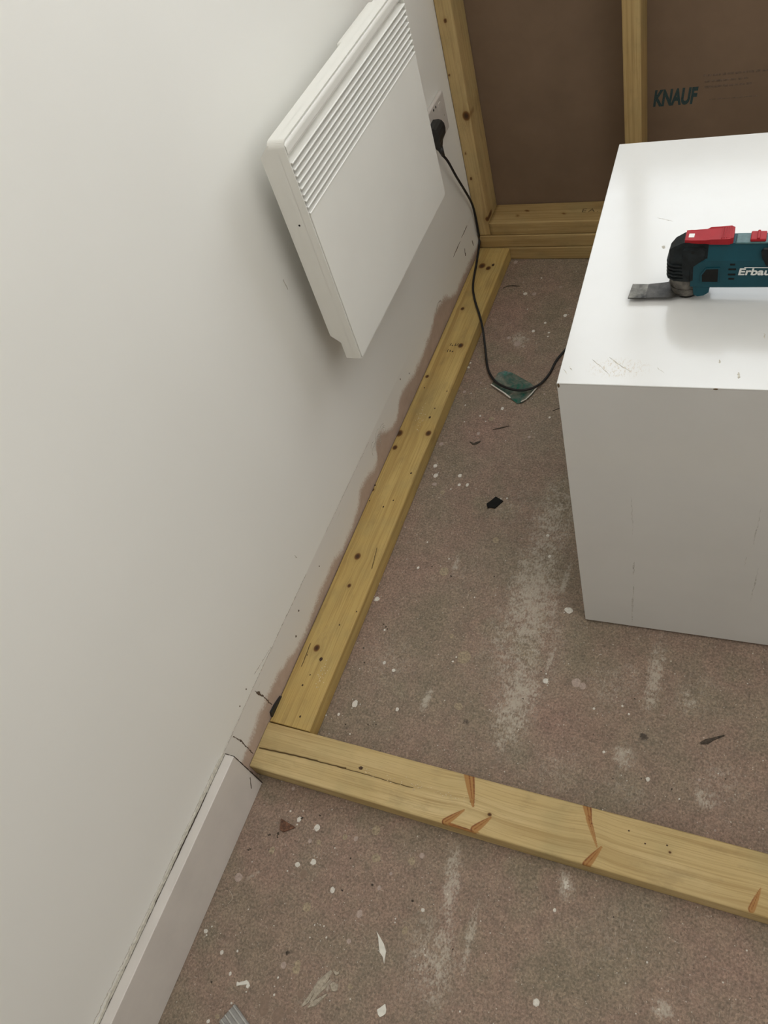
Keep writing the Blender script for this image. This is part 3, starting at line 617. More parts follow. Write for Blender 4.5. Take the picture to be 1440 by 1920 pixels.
STUD_H = 2.4-2*H-0.002
def stud(a, label, z0=2*H+0.0006, h=None, seed=9, kn=(), mat='wood_back', cr=()):
    o = timber('timber_stud', 2.4-z0-0.001, W-0.001, H-0.001, M[mat], BP(a, 0, z0), PSI, vert=True, seed=seed, sx=0.004, sy=0.004, knots=kn, cracks=cr)
    return tag(o, label, 'timber')
M['wood_stud'] = wood_material('stud_pine', (0.6, 0.44, 0.21), (0.52, 0.37, 0.165), (0.34, 0.21, 0.08))
stud(0.0, 'corner stud standing against the left wall beside the socket', seed=7, mat='wood_stud', kn=tuple((z-2*H, H-x, r, 1) for (x, z, r) in ((0.029, 0.403, 0.0085), (0.012, 0.242, 0.0030), (0.020, 0.615, 0.0035), (0.006, 0.50, 0.0022), (0.010, 0.31, 0.0020), (0.036, 0.125, 0.005))), cr=())
stud(0.3905, 'middle stud rising behind the white cabinet between two brown boards', seed=8, mat='wood_back')
stud(0.795, 'stud in the back wall just right of the picture edge', seed=10)
stud(1.195, 'back wall stud second from the right wall, outside the picture', seed=11)
stud(1.595, 'back wall stud nearest the right wall, outside the picture', seed=12)
# plasterboard behind the studs, brown paper face
pb = tag(box('plasterboard', (0, W+0.0005, 0.002), (2.185, W+0.0095, 1.0), M['board'], bevel=0.001, loc=BP(0, 0, 0), rotz=PSI),
         'brown paper-faced plasterboard sheet behind the back studs, printed in teal', 'plasterboard')
kx = 0.4385
text_mesh('KNAUF', 0.0485, M['teal_ink'], 'maker_print', pb, (kx, W+0.0004, 0.3475), (math.pi/2, 0, 0), shear=0.22, sxy=(0.575, 1.0), offset=0.0021, space=1.0)
bm = bmesh.new(); r = random.Random(3)
for row, (za, x0, x1) in enumerate(((0.405, 0.105, 0.225), (0.392, 0.108, 0.19), (0.380, 0.108, 0.20), (0.352, 0.12, 0.215))):
    x = x0
    while x < x1:
        dx = r.uniform(0.004, 0.014)
        ribbon(bm, [(kx+x, za), (kx+x+dx, za+0.0002)], 0.0045 if row < 3 else 0.0022, 0.0002, 'y', W+0.0005, 0.3); x += dx+r.uniform(0.001, 0.004)
tag(finish(bm, 'faded_print_lines', M['faint_ink'], pb), kind='stuff')

# ================================================================= HEATER
HY0, HY1 = 0.5519, 1.0523
hx = 0.0905
heater = tag(empty('panel_heater', (0, (HY0+HY1)/2, 0.4197)), 'white wall-mounted panel heater with a louvred grille along its upper front', 'heater')
hy = (HY1-HY0)/2; ho = 0.4197
def Z(z): return z-ho
def rr(y0, y1, z0, z1, r, k=8, rb=0.002):
    """outline with rounded upper corners"""
    o = [(y0, z0+rb), (y0+rb, z0), (y1-rb, z0), (y1, z0+rb)]
    o += [(y1-r+r*math.cos(t), z1-r+r*math.sin(t)) for t in [math.pi/2*i/k for i in range(k+1)]]
    o += [(y0+r+r*math.cos(t), z1-r+r*math.sin(t)) for t in [math.pi/2+math.pi/2*i/k for i in range(k+1)]]
    return o
# rear casing, its top and bottom sloped back to the wall side
bm = bmesh.new()
add_prism(bm, [(x, Z(z)) for x, z in [(0.0445, 0.471), (0.0605, 0.4565), (0.0605, 0.421), (0.0640, 0.421), (0.0640, 0.8185), (0.0615, 0.8175), (0.0445, 0.8005)]], -hy+0.0004, hy-0.0004)
finish(bm, 'rear_casing', M['heater'], heater, bevel=0.0006)
# cover box with rounded upper corners
bm = bmesh.new(); add_prism(bm, rr(-hy, hy, Z(0.4195), Z(0.8228), 0.010), 0.0622, 0.0770, 'x')
finish(bm, 'cover', M['heater'], heater, bevel=0.0004)
bm = bmesh.new()
o_ = rr(-hy, hy, Z(0.4195), Z(0.8228), 0.010); i_ = rr(-hy+0.0016, hy-0.0016, Z(0.4211), Z(0.8212), 0.0086)
n_ = len(o_)
V = [[bm.verts.new((x, y, z)) for y, z in q] for q, x in ((o_, 0.0768), (o_, 0.0900), (i_, 0.0900), (i_, 0.0768))]
for k in range(4):
    for i in range(n_): bm.faces.new((V[k][i], V[k][(i+1) % n_], V[(k+1) % 4][(i+1) % n_], V[(k+1) % 4][i]))
finish(bm, 'cover_rim', M['heater'], heater)
bm = bmesh.new(); spot(bm, 0.0, 0.0, 0.0017, 0.0017, 0.0006, 'y', 0, 2); e = finish(bm, 'side_screw', M['slot'], heater); e.location = (0.067, -hy+0.0000, Z(0.691))
# flat front panel and the rolled rail above the grille
box('front_panel', (0.0768, -hy+0.0030, Z(0.4222)), (0.0912, hy-0.0030, Z(0.7085)), M['heater'], heater, 0.0011)
bm = bmesh.new()
tr = [(0.0768, 0.8205), (0.0850, 0.8205)] + [(0.0830+0.0078*math.cos(a), 0.8125+0.0080*math.sin(a)) for a in [math.pi*0.36*(1-i/8) for i in range(9)]] + [(0.0905, 0.8040), (0.0885, 0.8000), (0.0830, 0.7985), (0.0768, 0.7985)]
add_prism(bm, [(x, Z(z)) for x, z in tr], -hy+0.0030, hy-0.0030)
finish(bm, 'top_rail', M['heater'], heater)
box('grille_cavity', (0.0768, -hy+0.0018, Z(0.7080)), (0.0776, hy-0.0018, Z(0.8000)), M['slot'], heater)
# louvres: pressed blades, each lip hanging over the next
pitch = (0.7985-0.7085)/9
bm = bmesh.new()
lp = [(0.0776, 0.0074), (0.0782, 0.0052), (0.0800, 0.0034), (0.0835, 0.0020), (0.0880, 0.0012), (0.0912, 0.0008), (0.0924, 0.0001), (0.0924, -0.0010), (0.0912, -0.0012), (0.0880, -0.0002), (0.0830, 0.0006), (0.0790, 0.0020), (0.0776, 0.0044)]
add_prism(bm, [(x, z) for x, z in lp], -hy+0.0030, hy-0.0030)
bmesh.ops.recalc_face_normals(bm, faces=bm.faces)
lm = bpy.data.meshes.new('louvre'); bm.to_mesh(lm); bm.free(); lm.materials.append(M['heater'])
for k in range(9):
    link('louvre', lm, None, heater, (0, 0, Z(0.7092)+k*pitch))
box('wall_bracket', (0.0004, -hy+0.12, Z(0.52)), (0.0445, hy-0.09, Z(0.74)), M['heater'], heater, 0.002)
box('control_housing', (0.0415, 0.06, Z(0.745)), (0.0570, hy-0.04, Z(0.8145)), M['heater'], heater, 0.004)

# ================================================================= SOCKET + PLUG + CORD
sy0, sy1, sz0, sz1 = (1.189, 1.335, 0.415, 0.501)
so = tag(empty('double_socket', (0, (sy0+sy1)/2, (sz0+sz1)/2)), 'white double wall socket between the heater and the corner stud', 'socket')
a, b = (sy1-sy0)/2, (sz1-sz0)/2
bm = bmesh.new(); add_box(bm, (0.0003, -a, -b), (0.010, a, b)); finish(bm, 'face_plate', M['socket'], so, bevel=0.003, seg=3)
for yo in (-0.037, 0.037):
    box('rocker_switch', (0.0098, yo-0.007, 0.016), (0.0114, yo+0.007, 0.032), M['socket'], so, 0.0006)
for q, (y, z, r) in enumerate(((1.279, 0.4912, 0.0030), (1.264, 0.4920, 0.0030), (1.317, 0.4525, 0.0020), (1.297, 0.4471, 0.0020))):
    bm = bmesh.new(); spot(bm, 0, 0, r, r, 0.0005, 'x', 0, q); e = finish(bm, 'pin_hole' if q < 2 else 'screw_cap', M['slot'] if q < 2 else M['scuff'], so)
    e.location = (0.0100, y-(sy0+sy1)/2, z-(sz0+sz1)/2)
py, pz = (1.228, 0.456)
pl_ = tag(empty('mains_plug', (0.0104, py, pz)), 'black moulded mains plug pushed into the double wall socket', 'plug')
bm = bmesh.new()
out = [(0.0002, 0.023), (0.013, 0.024), (0.020, 0.021), (0.0245, 0.014), (0.0255, 0.003), (0.0235, -0.008), (0.0185, -0.018), (0.0165, -0.030), (0.0075, -0.034), (0.0002, -0.018)]
add_prism(bm, out, -0.021, 0.021, 'y')
for v in bm.verts:
    if v.co.z < -0.012: v.co.y *= 0.52 if v.co.z > -0.025 else 0.30
finish(bm, 'plug_body', M['black'], pl_, bevel=0.0025, seg=3)
bm = bmesh.new(); add_cyl(bm, (0, 0), 0.0042, -0.024, 0, 16, 0.0068)
sl = finish(bm, 'cable_sleeve', M['black'], pl_, sm=True); sl.location = (0.012, 0, -0.031); sl.rotation_euler = (0.35, 0, 0)

def tube(name, pts, r, mat, parent=None, n=10, sub=6):
    P = [Vector(p) for p in pts]; out = []
    for i in range(len(P)-1):
        p0 = P[max(0, i-1)]; p1 = P[i]; p2 = P[i+1]; p3 = P[min(len(P)-1, i+2)]
        for k in range(sub):
            t = k/sub; out.append(0.5*((2*p1)+(p2-p0)*t+(2*p0-5*p1+4*p2-p3)*t*t+(3*p1-p0-3*p2+p3)*t**3))
    out.append(P[-1])
    bm = bmesh.new(); rows = []; up = Vector((0.3, 0.2, 1)).normalized(); prev = None
    for i, p in enumerate(out):
        d = (out[min(i+1, len(out)-1)]-out[max(i-1, 0)]).normalized()
        if prev is None: x = d.cross(up).normalized()
        else: x = (prev-d*prev.dot(d)).normalized()
        prev = x; y = d.cross(x)
        rows.append([bm.verts.new(p+(x*math.cos(a)+y*math.sin(a))*r) for a in [2*math.pi*k/n for k in range(n)]])
    for i in range(len(rows)-1):
        for k in range(n): bm.faces.new((rows[i][k], rows[i][(k+1) % n], rows[i+1][(k+1) % n], rows[i+1][k]))
    bm.faces.new(rows[0][::-1]); bm.faces.new(rows[-1])
    return finish(bm, name, mat, parent, sm=True)
CORD = [(0.0215, 1.236, 0.403), (0.021, 1.2594, 0.3734), (0.019, 1.2934, 0.3164), (0.015, 1.3402, 0.2474), (0.011, 1.3766, 0.1912), (0.009, 1.3909, 0.146), (0.0085, 1.3919, 0.1021), (0.0035, 1.4002, 0.06), (0.0118, 1.3353, 0.043), (0.029, 1.2404, 0.0425), (0.0507, 1.1811, 0.0425), (0.0842, 1.1144, 0.0425), (0.1039, 1.0696, 0.034), (0.1167, 1.0312, 0.012), (0.1398, 0.9699, 0.0058), (0.1687, 0.9292, 0.0085), (0.1994, 0.9085, 0.0105), (0.2335, 0.9005, 0.011), (0.2589, 0.909, 0.01), (0.2781, 0.9316, 0.0065), (0.29, 0.9683, 0.0045), (0.2952, 1.0087, 0.0042), (0.3052, 1.0405, 0.0042), (0.3299, 1.1001, 0.0042), (0.3876, 1.1604, 0.0042)]
tag(tube('power_cord', CORD, 0.0029, M['cord']), 'thin black mains cord trailing from the plug over the timber and behind the cabinet', 'cord')

# ================================================================= CABINET
BH = 0.6004
cabp = (0.5013, 0.3408, 0)
cab = tag(empty('white_cabinet', cabp, 0.0394), 'large white laminate cabinet standing on the floor at the right, top scratched', 'cabinet')
CWD, CDP = 0.62, 0.5487
tt = 0.0024
box('top_panel', (0, 0, BH-tt), (CWD, CDP, BH), M['cabinet'], cab, 0.0009)
bm = bmesh.new(); add_box(bm, (0.0002, 0.0003, 0.0070), (CWD-0.0002, CDP-0.0003, BH-tt)); 
finish(bm, 'carcass', M['cabinet'], cab, bevel=0.0006)
for (x, y) in ((0.04, 0.04), (CWD-0.04, 0.04), (0.04, CDP-0.04), (CWD-0.04, CDP-0.04)):
    bm = bmesh.new(); add_cyl(bm, (x, y), 0.018, 0.0008, 0.0072, 20); finish(bm, 'foot', M['black'], cab)
M['wear'] = plain('chipped_edge', (0.16, 0.11, 0.06), 0.9, 0.3, 300)
CT = [((0.0374, 0.0442), (0.0633, 0.0171), 0.0012), ((0.0577, 0.0488), (0.0784, 0.0295), 0.0012), ((0.0724, 0.0345), (0.087, 0.0245), 0.001), ((0.0108, 0.0311), (0.0162, 0.0219), 0.001), ((0.0044, 0.0255), (0.0107, 0.0163), 0.001), ((0.2082, 0.0279), (0.2096, 0.0168), 0.0025), ((0.1865, 0.0486), (0.1865, 0.0422), 0.002), ((0.2329, 0.0954), (0.2341, 0.0861), 0.0015), ((0.1165, 0.0321), (0.1261, 0.0235), 0.0008), ((0.0963, 0.2752), (0.0998, 0.269), 0.004), ((0.0816, 0.3424), (0.1046, 0.3316), 0.001)]
M['scr'] = plain('hairline_scratch', (0.50, 0.47, 0.40), 0.8, 0.2, 200)
bm = bmesh.new()
for k, (p0, p1, w) in enumerate(CT): ribbon(bm, wander(p0, p1, 8, 0.0006, 60+k), w, 0.00012, 'z', BH, 0.7, taper=True)
tag(finish(bm, 'top_scratches', M['scr'], cab), kind='stuff')
bm = bmesh.new()
for k, (p0, p1, w) in enumerate([((0.0867, 0.3803), (0.088, 0.2886), 0.0012), ((0.0885, 0.2179), (0.0871, 0.1748), 0.0022), ((0.0868, 0.1551), (0.0821, 0.0193), 0.0022), ((0.2555, 0.3792), (0.2536, 0.2904), 0.0012), ((0.2653, 0.2335), (0.2636, 0.1399), 0.0016), ((0.2473, 0.2642), (0.2462, 0.2381), 0.0014)]): ribbon(bm, wander(p0, p1, 14, 0.0010, 80+k), w, 0.00012, 'y', 0.0003, 0.8, taper=True)
M['scr2'] = plain('faint_scratch', (0.52, 0.51, 0.48), 0.6, 0.2, 200)
tag(finish(bm, 'front_scratches', M['scr2'], cab), kind='stuff')
bm = bmesh.new(); spot(bm, 0.1857, BH-0.0012, 0.0032, 0.0012, 0.0006, 'y', 0.0, 4); spot(bm, 0.0022, BH-0.004, 0.0015, 0.004, 0.0003, 'y', 0.0, 5)
tag(finish(bm, 'edge_chip', M['wear'], cab), kind='stuff')

# ================================================================= MULTI-TOOL (stands on the cabinet top; axis along +x)
T0 = BH+0.0004
tool = tag(empty('oscillating_multi_tool', (0.628, 0.5235, T0)), 'teal and black oscillating multi-tool with a red lever lying on the white cabinet', 'power tool')
M['teal'] = plain('teal_casing', (0.006, 0.056, 0.076), 0.5, 0.06, 30, spec=0.25)
M['teal2'] = plain('dusty_teal_rail', (0.05, 0.12, 0.125), 0.5, 0.15, 120)
M['red'] = plain('red_plastic', (0.34, 0.014, 0.020), 0.55, 0.06, 40, spec=0.22)
M['rubber'] = plain('dusty_black_rubber', (0.006, 0.009, 0.010), 0.6, 0.45, 90, spec=0.25, bump=0.3)
M['gun'] = plain('grubby_metal', (0.085, 0.076, 0.064), 0.6, 0.5, 70, metal=0.1)
M['steel'] = plain('blade_steel', (0.050, 0.047, 0.042), 0.55, 0.40, 55, metal=0.35)
M['wtxt'] = plain('white_print', (0.75, 0.75, 0.72), 0.5, 0.03, 50)
def tl(x, z): return (x-0.628, z-0.6004)
def loft(name, secs, mat, parent, bevel=0.0, sm=True):
    """secs: list of (x, [(y,z)...]) rings with equal counts"""
    bm = bmesh.new(); rows = [[bm.verts.new((x-0.628, y-0.5235, z-0.6004)) for y, z in ring] for x, ring in secs]
    n = len(rows[0])
    for i in range(len(rows)-1):
        for k in range(n): bm.faces.new((rows[i][k], rows[i][(k+1) % n], rows[i+1][(k+1) % n], rows[i+1][k]))
    bm.faces.new(rows[0][::-1]); bm.faces.new(rows[-1])
    return finish(bm, name, mat, parent, bevel=bevel, seg=2, sm=False)
def ring(y0, y1, z0, z1, ch_t=0.007, ch_b=0.005, mid=None, back=0.015):
    """octagonal body section with a long upper chamfer"""
    zm = mid if mid else z1-0.020
    return [(y0+ch_b, z0), (y1-ch_b-0.004, z0), (y1, z0+ch_b+0.004), (y1, zm-0.006), (y1-back, z1), (y0+ch_t, z1), (y0, zm), (y0, z0+ch_b)]
# black gear head cap
def hring(s, z0, z1): return ring(0.5235-s, 0.5205+s, z0, z1, 0.006, 0.006, z1-0.018, 0.014)
loft('gear_head', [(0.6088, hring(0.0125, 0.634, 0.664)), (0.6108, hring(0.0180, 0.629, 0.672)), (0.6165, hring(0.0212, 0.627, 0.6785)),
     (0.6270, hring(0.0225, 0.626, 0.6845)), (0.6360, hring(0.0228, 0.626, 0.6850)), (0.6560, hring(0.0222, 0.635, 0.6845))], M['rubber'], tool, 0.0018)
for k in range(5):      # cooling ribs on the nose
    zr = 0.6545-0.6004-k*0.0050
    bm = bmesh.new()
    add_prism(bm, [(x-0.628, sg*y-0.0005) for x, y, sg in ((0.630, 0.0232, -1), (0.6165, 0.0224, -1), (0.6100, 0.0185, -1), (0.6074, 0.0110, -1), (0.6074, 0.0110, 1), (0.6100, 0.0175, 1), (0.6165, 0.0205, 1), (0.630, 0.0215, 1))], zr, zr+0.0022, 'z')
    finish(bm, 'nose_rib', M['rubber'], tool, bevel=0.0005)
# metal collar and the clamp disc under it
bm = bmesh.new(); add_cyl(bm, (0.0035, 0), 0.0212, 0.0175, 0.034, 40, 0.0225); finish(bm, 'collar', M['gun'], tool, bevel=0.0010)
bm = bmesh.new(); add_cyl(bm, (0.0035, 0), 0.0190, 0.0060, 0.0170, 40, 0.0220); finish(bm, 'spindle_flange', M['gun'], tool, bevel=0.0015)
bm = bmesh.new(); add_cyl(bm, (0.0035, 0), 0.0150, 0.0002, 0.0052, 32, 0.0185); finish(bm, 'clamp_foot', M['slot'], tool, bevel=0.001)
# blade: wide cutting end, ground tip, slightly narrower shank
bm = bmesh.new()
bz = 0.0052
add_prism(bm, [(x-0.628, y-0.5235) for x, y in ((0.5610, 0.4985), (0.5835, 0.4985), (0.5845, 0.5000), (0.616, 0.5010), (0.640, 0.5120), (0.640, 0.5330), (0.618, 0.5400), (0.606, 0.5320), (0.5845, 0.5280), (0.5835, 0.5275), (0.5625, 0.5275))], bz, bz+0.0013, 'z')
bl = finish(bm, 'blade', M['steel'], tool, bevel=0.0003)
bm = bmesh.new(); add_prism(bm, [(x-0.628, y-0.5235) for x, y in ((0.5614, 0.4990), (0.5830, 0.4990), (0.5830, 0.5270), (0.5628, 0.5270))], bz+0.0013, bz+0.0015, 'z')
M['steel2'] = plain('scraped_steel', (0.13, 0.125, 0.11), 0.6, 0.48, 60, metal=0.2)
finish(bm, 'cutting_edge', M['steel2'], bl)
# teal body
loft('motor_body', [(0.6375, ring(0.5010, 0.541, 0.6210, 0.6700, 0.008, 0.004, 0.656)), (0.6540, ring(0.5000, 0.542, 0.6210, 0.6830, 0.008, 0.004, 0.663)),
     (0.6900, ring(0.5000, 0.542, 0.6215, 0.6832, 0.008, 0.004, 0.664)), (0.7300, ring(0.5005, 0.5415, 0.6220, 0.6830, 0.008, 0.004, 0.664)),
     (0.8300, ring(0.5020, 0.541, 0.6240, 0.6840, 0.008, 0.006, 0.664)), (0.8600, ring(0.4990, 0.544, 0.6180, 0.6860, 0.008, 0.006, 0.664)), (0.880, ring(0.4990, 0.544, 0.6180, 0.6860, 0.008, 0.006, 0.664))], M['teal'], tool, 0.0016)
# chin under the body behind the collar
bm = bmesh.new(); add_prism(bm, [tl(x, z) for x, z in ((0.6420, 0.6110), (0.6470, 0.6085), (0.6540, 0.6100), (0.6600, 0.6150), (0.6605, 0.6260), (0.6400, 0.6300))], -0.0215, 0.0150); finish(bm, 'chin_guard', M['teal'], tool, bevel=0.002)
# black overlay on the side of the head, with its stepped edge
bm = bmesh.new(); add_prism(bm, [tl(x, z) for x, z in ((0.6290, 0.6330), (0.6360, 0.6330), (0.6365, 0.6520), (0.6520, 0.6660), (0.6535, 0.6780), (0.6500, 0.6800), (0.6280, 0.6790), (0.6270, 0.6560))], -0.0241, -0.0190)
finish(bm, 'head_overmould', M['rubber'], tool, bevel=0.0012)
bm = bmesh.new(); spot(bm, 0.639-0.628, 0.676-0.6004, 0.0022, 0.0022, 0.0006, 'y', -0.0240, 3); finish(bm, 'housing_screw', M['slot'], tool)
# recessed dark panel and vents
bm = bmesh.new(); add_prism(bm, [tl(x, z) for x, z in ((0.6495, 0.6320), (0.6490, 0.6440), (0.6550, 0.6540), (0.6710, 0.6545), (0.6712, 0.6320))], -0.0247, -0.0225)
fr = finish(bm, 'side_panel', M['teal'], tool, bevel=0.0010)
bm = bmesh.new(); add_prism(bm, [tl(x, z) for x, z in ((0.6515, 0.6338), (0.6510, 0.6436), (0.6558, 0.6522), (0.6694, 0.6527), (0.6696, 0.6338))], -0.0250, -0.0235)
finish(bm, 'panel_inset', M['slot'], fr, bevel=0.0004)
for k, (z, w) in enumerate(((0.6585, 0.003), (0.6515, 0.0045), (0.6440, 0.0045), (0.6375, 0.0035))):
    box('vent_slot', (*tl(0.6850-w, 0)[:1], -0.0239, z-0.6004-0.0014), (tl(0.6850+w, 0)[0], -0.0228, z-0.6004+0.0014), M['slot'], tool, 0.0008)
# lever
bm = bmesh.new()
add_prism(bm, [(x-0.628, y-0.5235) for x, y in ((0.6285, 0.5075), (0.6285, 0.5270), (0.6335, 0.5280), (0.6500, 0.5275), (0.6560, 0.5300), (0.6790, 0.5310), (0.6830, 0.5280), (0.6830, 0.5075), (0.6790, 0.5045), (0.6580, 0.5050), (0.6520, 0.5065), (0.6360, 0.5065))], 0.0830, 0.0900, 'z')
for v in bm.verts:
    if v.co.x < 0.6545-0.628 and v.co.z > 0.085: v.co.z -= 0.0020
    if v.co.x > 0.677-0.628 and v.co.z > 0.085: v.co.z += 0.001
lv = finish(bm, 'clamp_lever', M['red'], tool, bevel=0.002, seg=3)
for k in range(5):
    box('grip_ridge', (0.0415+k*0.0026, -0.0165, 0.0895), (0.0427+k*0.0026, 0.0060, 0.0912), M['red'], lv, 0.0003)
box('white_icon', (0.0040, -0.0110, 0.0875), (0.0105, -0.0035, 0.0884), M['wtxt'], lv, 0.0003)
# rail and slide switch
box('switch_rail', (0.0575, -0.0168, 0.0815), (0.2000, 0.0035, 0.0838), M['teal2'], tool, 0.0015)
box('slide_switch', (0.0735, -0.0150, 0.0835), (0.0905, 0.0020, 0.0872), M['red'], tool, 0.0012)
box('switch_ridge', (0.0805, -0.0148, 0.0865), (0.0835, 0.0018, 0.0890), M['red'], tool, 0.0008)
# soft grip patch and battery (beyond the picture edge)
bm = bmesh.new(); add_prism(bm, [tl(x, z) for x, z in ((0.7165, 0.6690), (0.7150, 0.6760), (0.7170, 0.6800), (0.80, 0.6800), (0.80, 0.6560), (0.7220, 0.6570))], -0.0240, -0.0205)
finish(bm, 'soft_grip', M['rubber'], tool, bevel=0.0012)
box('battery', (0.2480, -0.0330, 0.0002), (0.3300, 0.0330, 0.0600), M['rubber'], tool, 0.006)
text_mesh('Erbauer', 0.0138, M['wtxt'], 'maker_print', tool, (0.6915-0.628, -0.0240, 0.6440-0.6004), (math.pi/2, 0, 0), shear=0.12, sxy=(1.14, 0.95), ex=0.0003, offset=0.00035)
bm = bmesh.new(); ribbon(bm, [(0.0705, 0.6535-0.6004+0.0008), (0.125, 0.6535-0.6004+0.0008)], 0.0009, 0.0003, 'y', -0.0238)
finish(bm, 'print_bar', M['wtxt'], tool)

# ================================================================= DEBRIS ON THE FLOOR
def sheet(name, outline, mat, label, cat, curl=0.003, th=0.0006, z0=0.0006, div=2, seed=1, parent=None, group=None):
    """thin flat scrap: outline (x,y); edges curl upward"""
    cx = sum(p[0] for p in outline)/len(outline); cy = sum(p[1] for p in outline)/len(outline)
    rr = max(math.hypot(p[0]-cx, p[1]-cy) for p in outline); n = len(outline)
    bm = bmesh.new(); rings_t = []; rings_b = []
    for k in range(5):
        f = (k+0.0)/4
        rt, rb = [], []
        for i, (x, y) in enumerate(outline):
            if k == 0 and i > 0: continue
            X_, Y_ = cx+(x-cx)*f, cy+(y-cy)*f
            h = curl*(math.hypot(X_-cx, Y_-cy)/rr)**3*(0.55+0.45*math.sin(i*1.9+seed))
            rt.append(bm.verts.new((X_-cx, Y_-cy, z0+th+h))); rb.append(bm.verts.new((X_-cx, Y_-cy, z0+h)))
        rings_t.append(rt); rings_b.append(rb)
    for R, fl_ in ((rings_t, 0), (rings_b, 1)):
        for i in range(n):
            f = (R[0][0], R[1][i], R[1][(i+1) % n]); bm.faces.new(f[::-1] if fl_ else f)
        for k in range(1, 4):
            for i in range(n): bm.faces.new((R[k][i], R[k+1][i], R[k+1][(i+1) % n], R[k][(i+1) % n]))
    for i in range(n): bm.faces.new((rings_t[4][i], rings_b[4][i], rings_b[4][(i+1) % n], rings_t[4][(i+1) % n]))
    o = finish(bm, name, mat, parent, (cx, cy, 0))
    if label: tag(o, label, cat, group)
    return o
def green_mat():
    t = NT('green_film'); o = t.obj()
    f = t.noise(o, 38, 4, 0.65, 0.6)
    c = t.ramp(f, [(0.34, (0.006, 0.13, 0.085)), (0.44, (0.055, 0.115, 0.095)), (0.56, (0.115, 0.145, 0.115)), (0.66, (0.20, 0.20, 0.16)), (0.76, (0.52, 0.52, 0.45))])
    t.bump(f, 0.5, 0.004)
    return t.done(c, 0.25, 0.6)
M['green'] = green_mat()
sheet('plastic_film', [(0.1612, 0.9205), (0.1633, 0.9385), (0.1674, 0.9586), (0.1815, 0.9679), (0.201, 0.9662), (0.2231, 0.9532), (0.2506, 0.9362), (0.2715, 0.9205), (0.2664, 0.8997), (0.2591, 0.8835), (0.2488, 0.8701), (0.2381, 0.8675), (0.2212, 0.8799), (0.1979, 0.8981), (0.1781, 0.9107)], M['green'], 'crumpled green and clear plastic scrap on the floor under the black cord', 'plastic scrap', 0.006, 0.0005, seed=3)
bm = bmesh.new(); ribbon(bm, [(0.1612, 0.9205), (0.1785, 0.9091), (0.1983, 0.8966), (0.2186, 0.8812)], 0.0035, 0.0012, 'z', 0.0045, 0.3); ribbon(bm, [(0.2462, 0.8714), (0.2554, 0.88), (0.2642, 0.8995), (0.2708, 0.9189)], 0.0035, 0.0012, 'z', 0.0045, 0.3)
go = bpy.data.objects['plastic_film']
eo = finish(bm, 'torn_white_edge', M['white_paint'], None); eo.parent = go; eo.location = (-go.location.x, -go.location.y, 0)
sheet('black_chip', [(0.2615, 0.5953), (0.2801, 0.5867), (0.274, 0.5763), (0.2677, 0.5655), (0.2566, 0.5662), (0.252, 0.564), (0.2471, 0.5741), (0.2544, 0.5842)], M['slot'], 'small black diamond-shaped chip lying alone in the middle of the floor', 'chip', 0.0015, 0.002, seed=2)
M['brown'] = plain('brown_wood', (0.13, 0.062, 0.035), 0.8, 0.35, 200, bump=0.4)
sheet('wood_chip', [(0.0815, -0.1449), (0.1123, -0.1509), (0.1031, -0.1576), (0.0938, -0.1643), (0.0866, -0.1623)], M['brown'], 'reddish brown triangular wood chip on the floor below the timber joint', 'wood chip', 0.002, 0.0025, seed=2)
M['flake'] = plain('paint_flake', (0.74, 0.71, 0.63), 0.6, 0.05, 120)
sheet('paint_flake', [(0.3056, -0.2567), (0.3123, -0.2618), (0.3215, -0.2689), (0.3287, -0.2776), (0.3308, -0.2889), (0.3317, -0.2941), (0.3261, -0.2861), (0.3193, -0.2817), (0.3154, -0.2742), (0.3107, -0.2645)], M['flake'], 'long pointed white paint flake on the floor near the bottom of the picture', 'paint flake', 0.003, 0.0006, seed=1)
sheet('paint_flake', [(0.3511, -0.3418), (0.3552, -0.3482), (0.356, -0.353), (0.353, -0.357), (0.3492, -0.36), (0.3453, -0.3577), (0.3419, -0.3527), (0.346, -0.3482)], M['flake'], 'stubby white paint flake at the bottom edge, right of the plaster smear', 'paint flake', 0.001, 0.001, seed=4)
bm = bmesh.new(); ribbon(bm, [(0.1171, -0.3931), (0.1209, -0.3918), (0.1242, -0.3898), (0.1278, -0.3882), (0.1312, -0.3863), (0.1345, -0.3864), (0.1358, -0.3889), (0.1352, -0.3925)], 0.0052, 0.0016, 'z', 0.0004, 0.35)
tag(finish(bm, 'caulk_curl', M['flake']), 'hooked curl of dried white caulk near the grey ribbed scrap', 'caulk')
# grey ribbed scrap at the bottom edge
gx, gy, ga = (0.1283, -0.4178, -0.433)
rb = tag(empty('ribbed_scrap', (gx, gy, 0.0006), ga), 'grey ribbed plastic offcut cut off by the bottom edge of the picture', 'offcut')
M['grey'] = plain('grey_plastic', (0.26, 0.25, 0.235), 0.45, 0.15, 60)
M['grey2'] = plain('light_grey_rib', (0.42, 0.41, 0.38), 0.4, 0.08, 60)
box('base_strip', (0, -0.032, 0), (0.10, 0, 0.006), M['grey'], rb, 0.001)
for k in range(4):
    box('rib', (0.0005, -0.0285+k*0.0083, 0.0058), (0.0995, -0.0265+k*0.0083, 0.0078), M['grey2'], rb, 0.0005)
bm = bmesh.new(); add_prism(bm, [(0.010, 0.0392), (0.052, 0.0392), (0.050, 0.0415), (0.030, 0.0480), (0.014, 0.0500)], 0.0006, 0.0050, 'x')  # dark wedge imitating the shade in a hollow of the wall
tag(finish(bm, 'gap_shade', M['black'], bevel=0.0004), 'small dark wedge standing in for the shaded hollow between the wall and the near end of the yellow timber', 'gap_shade')
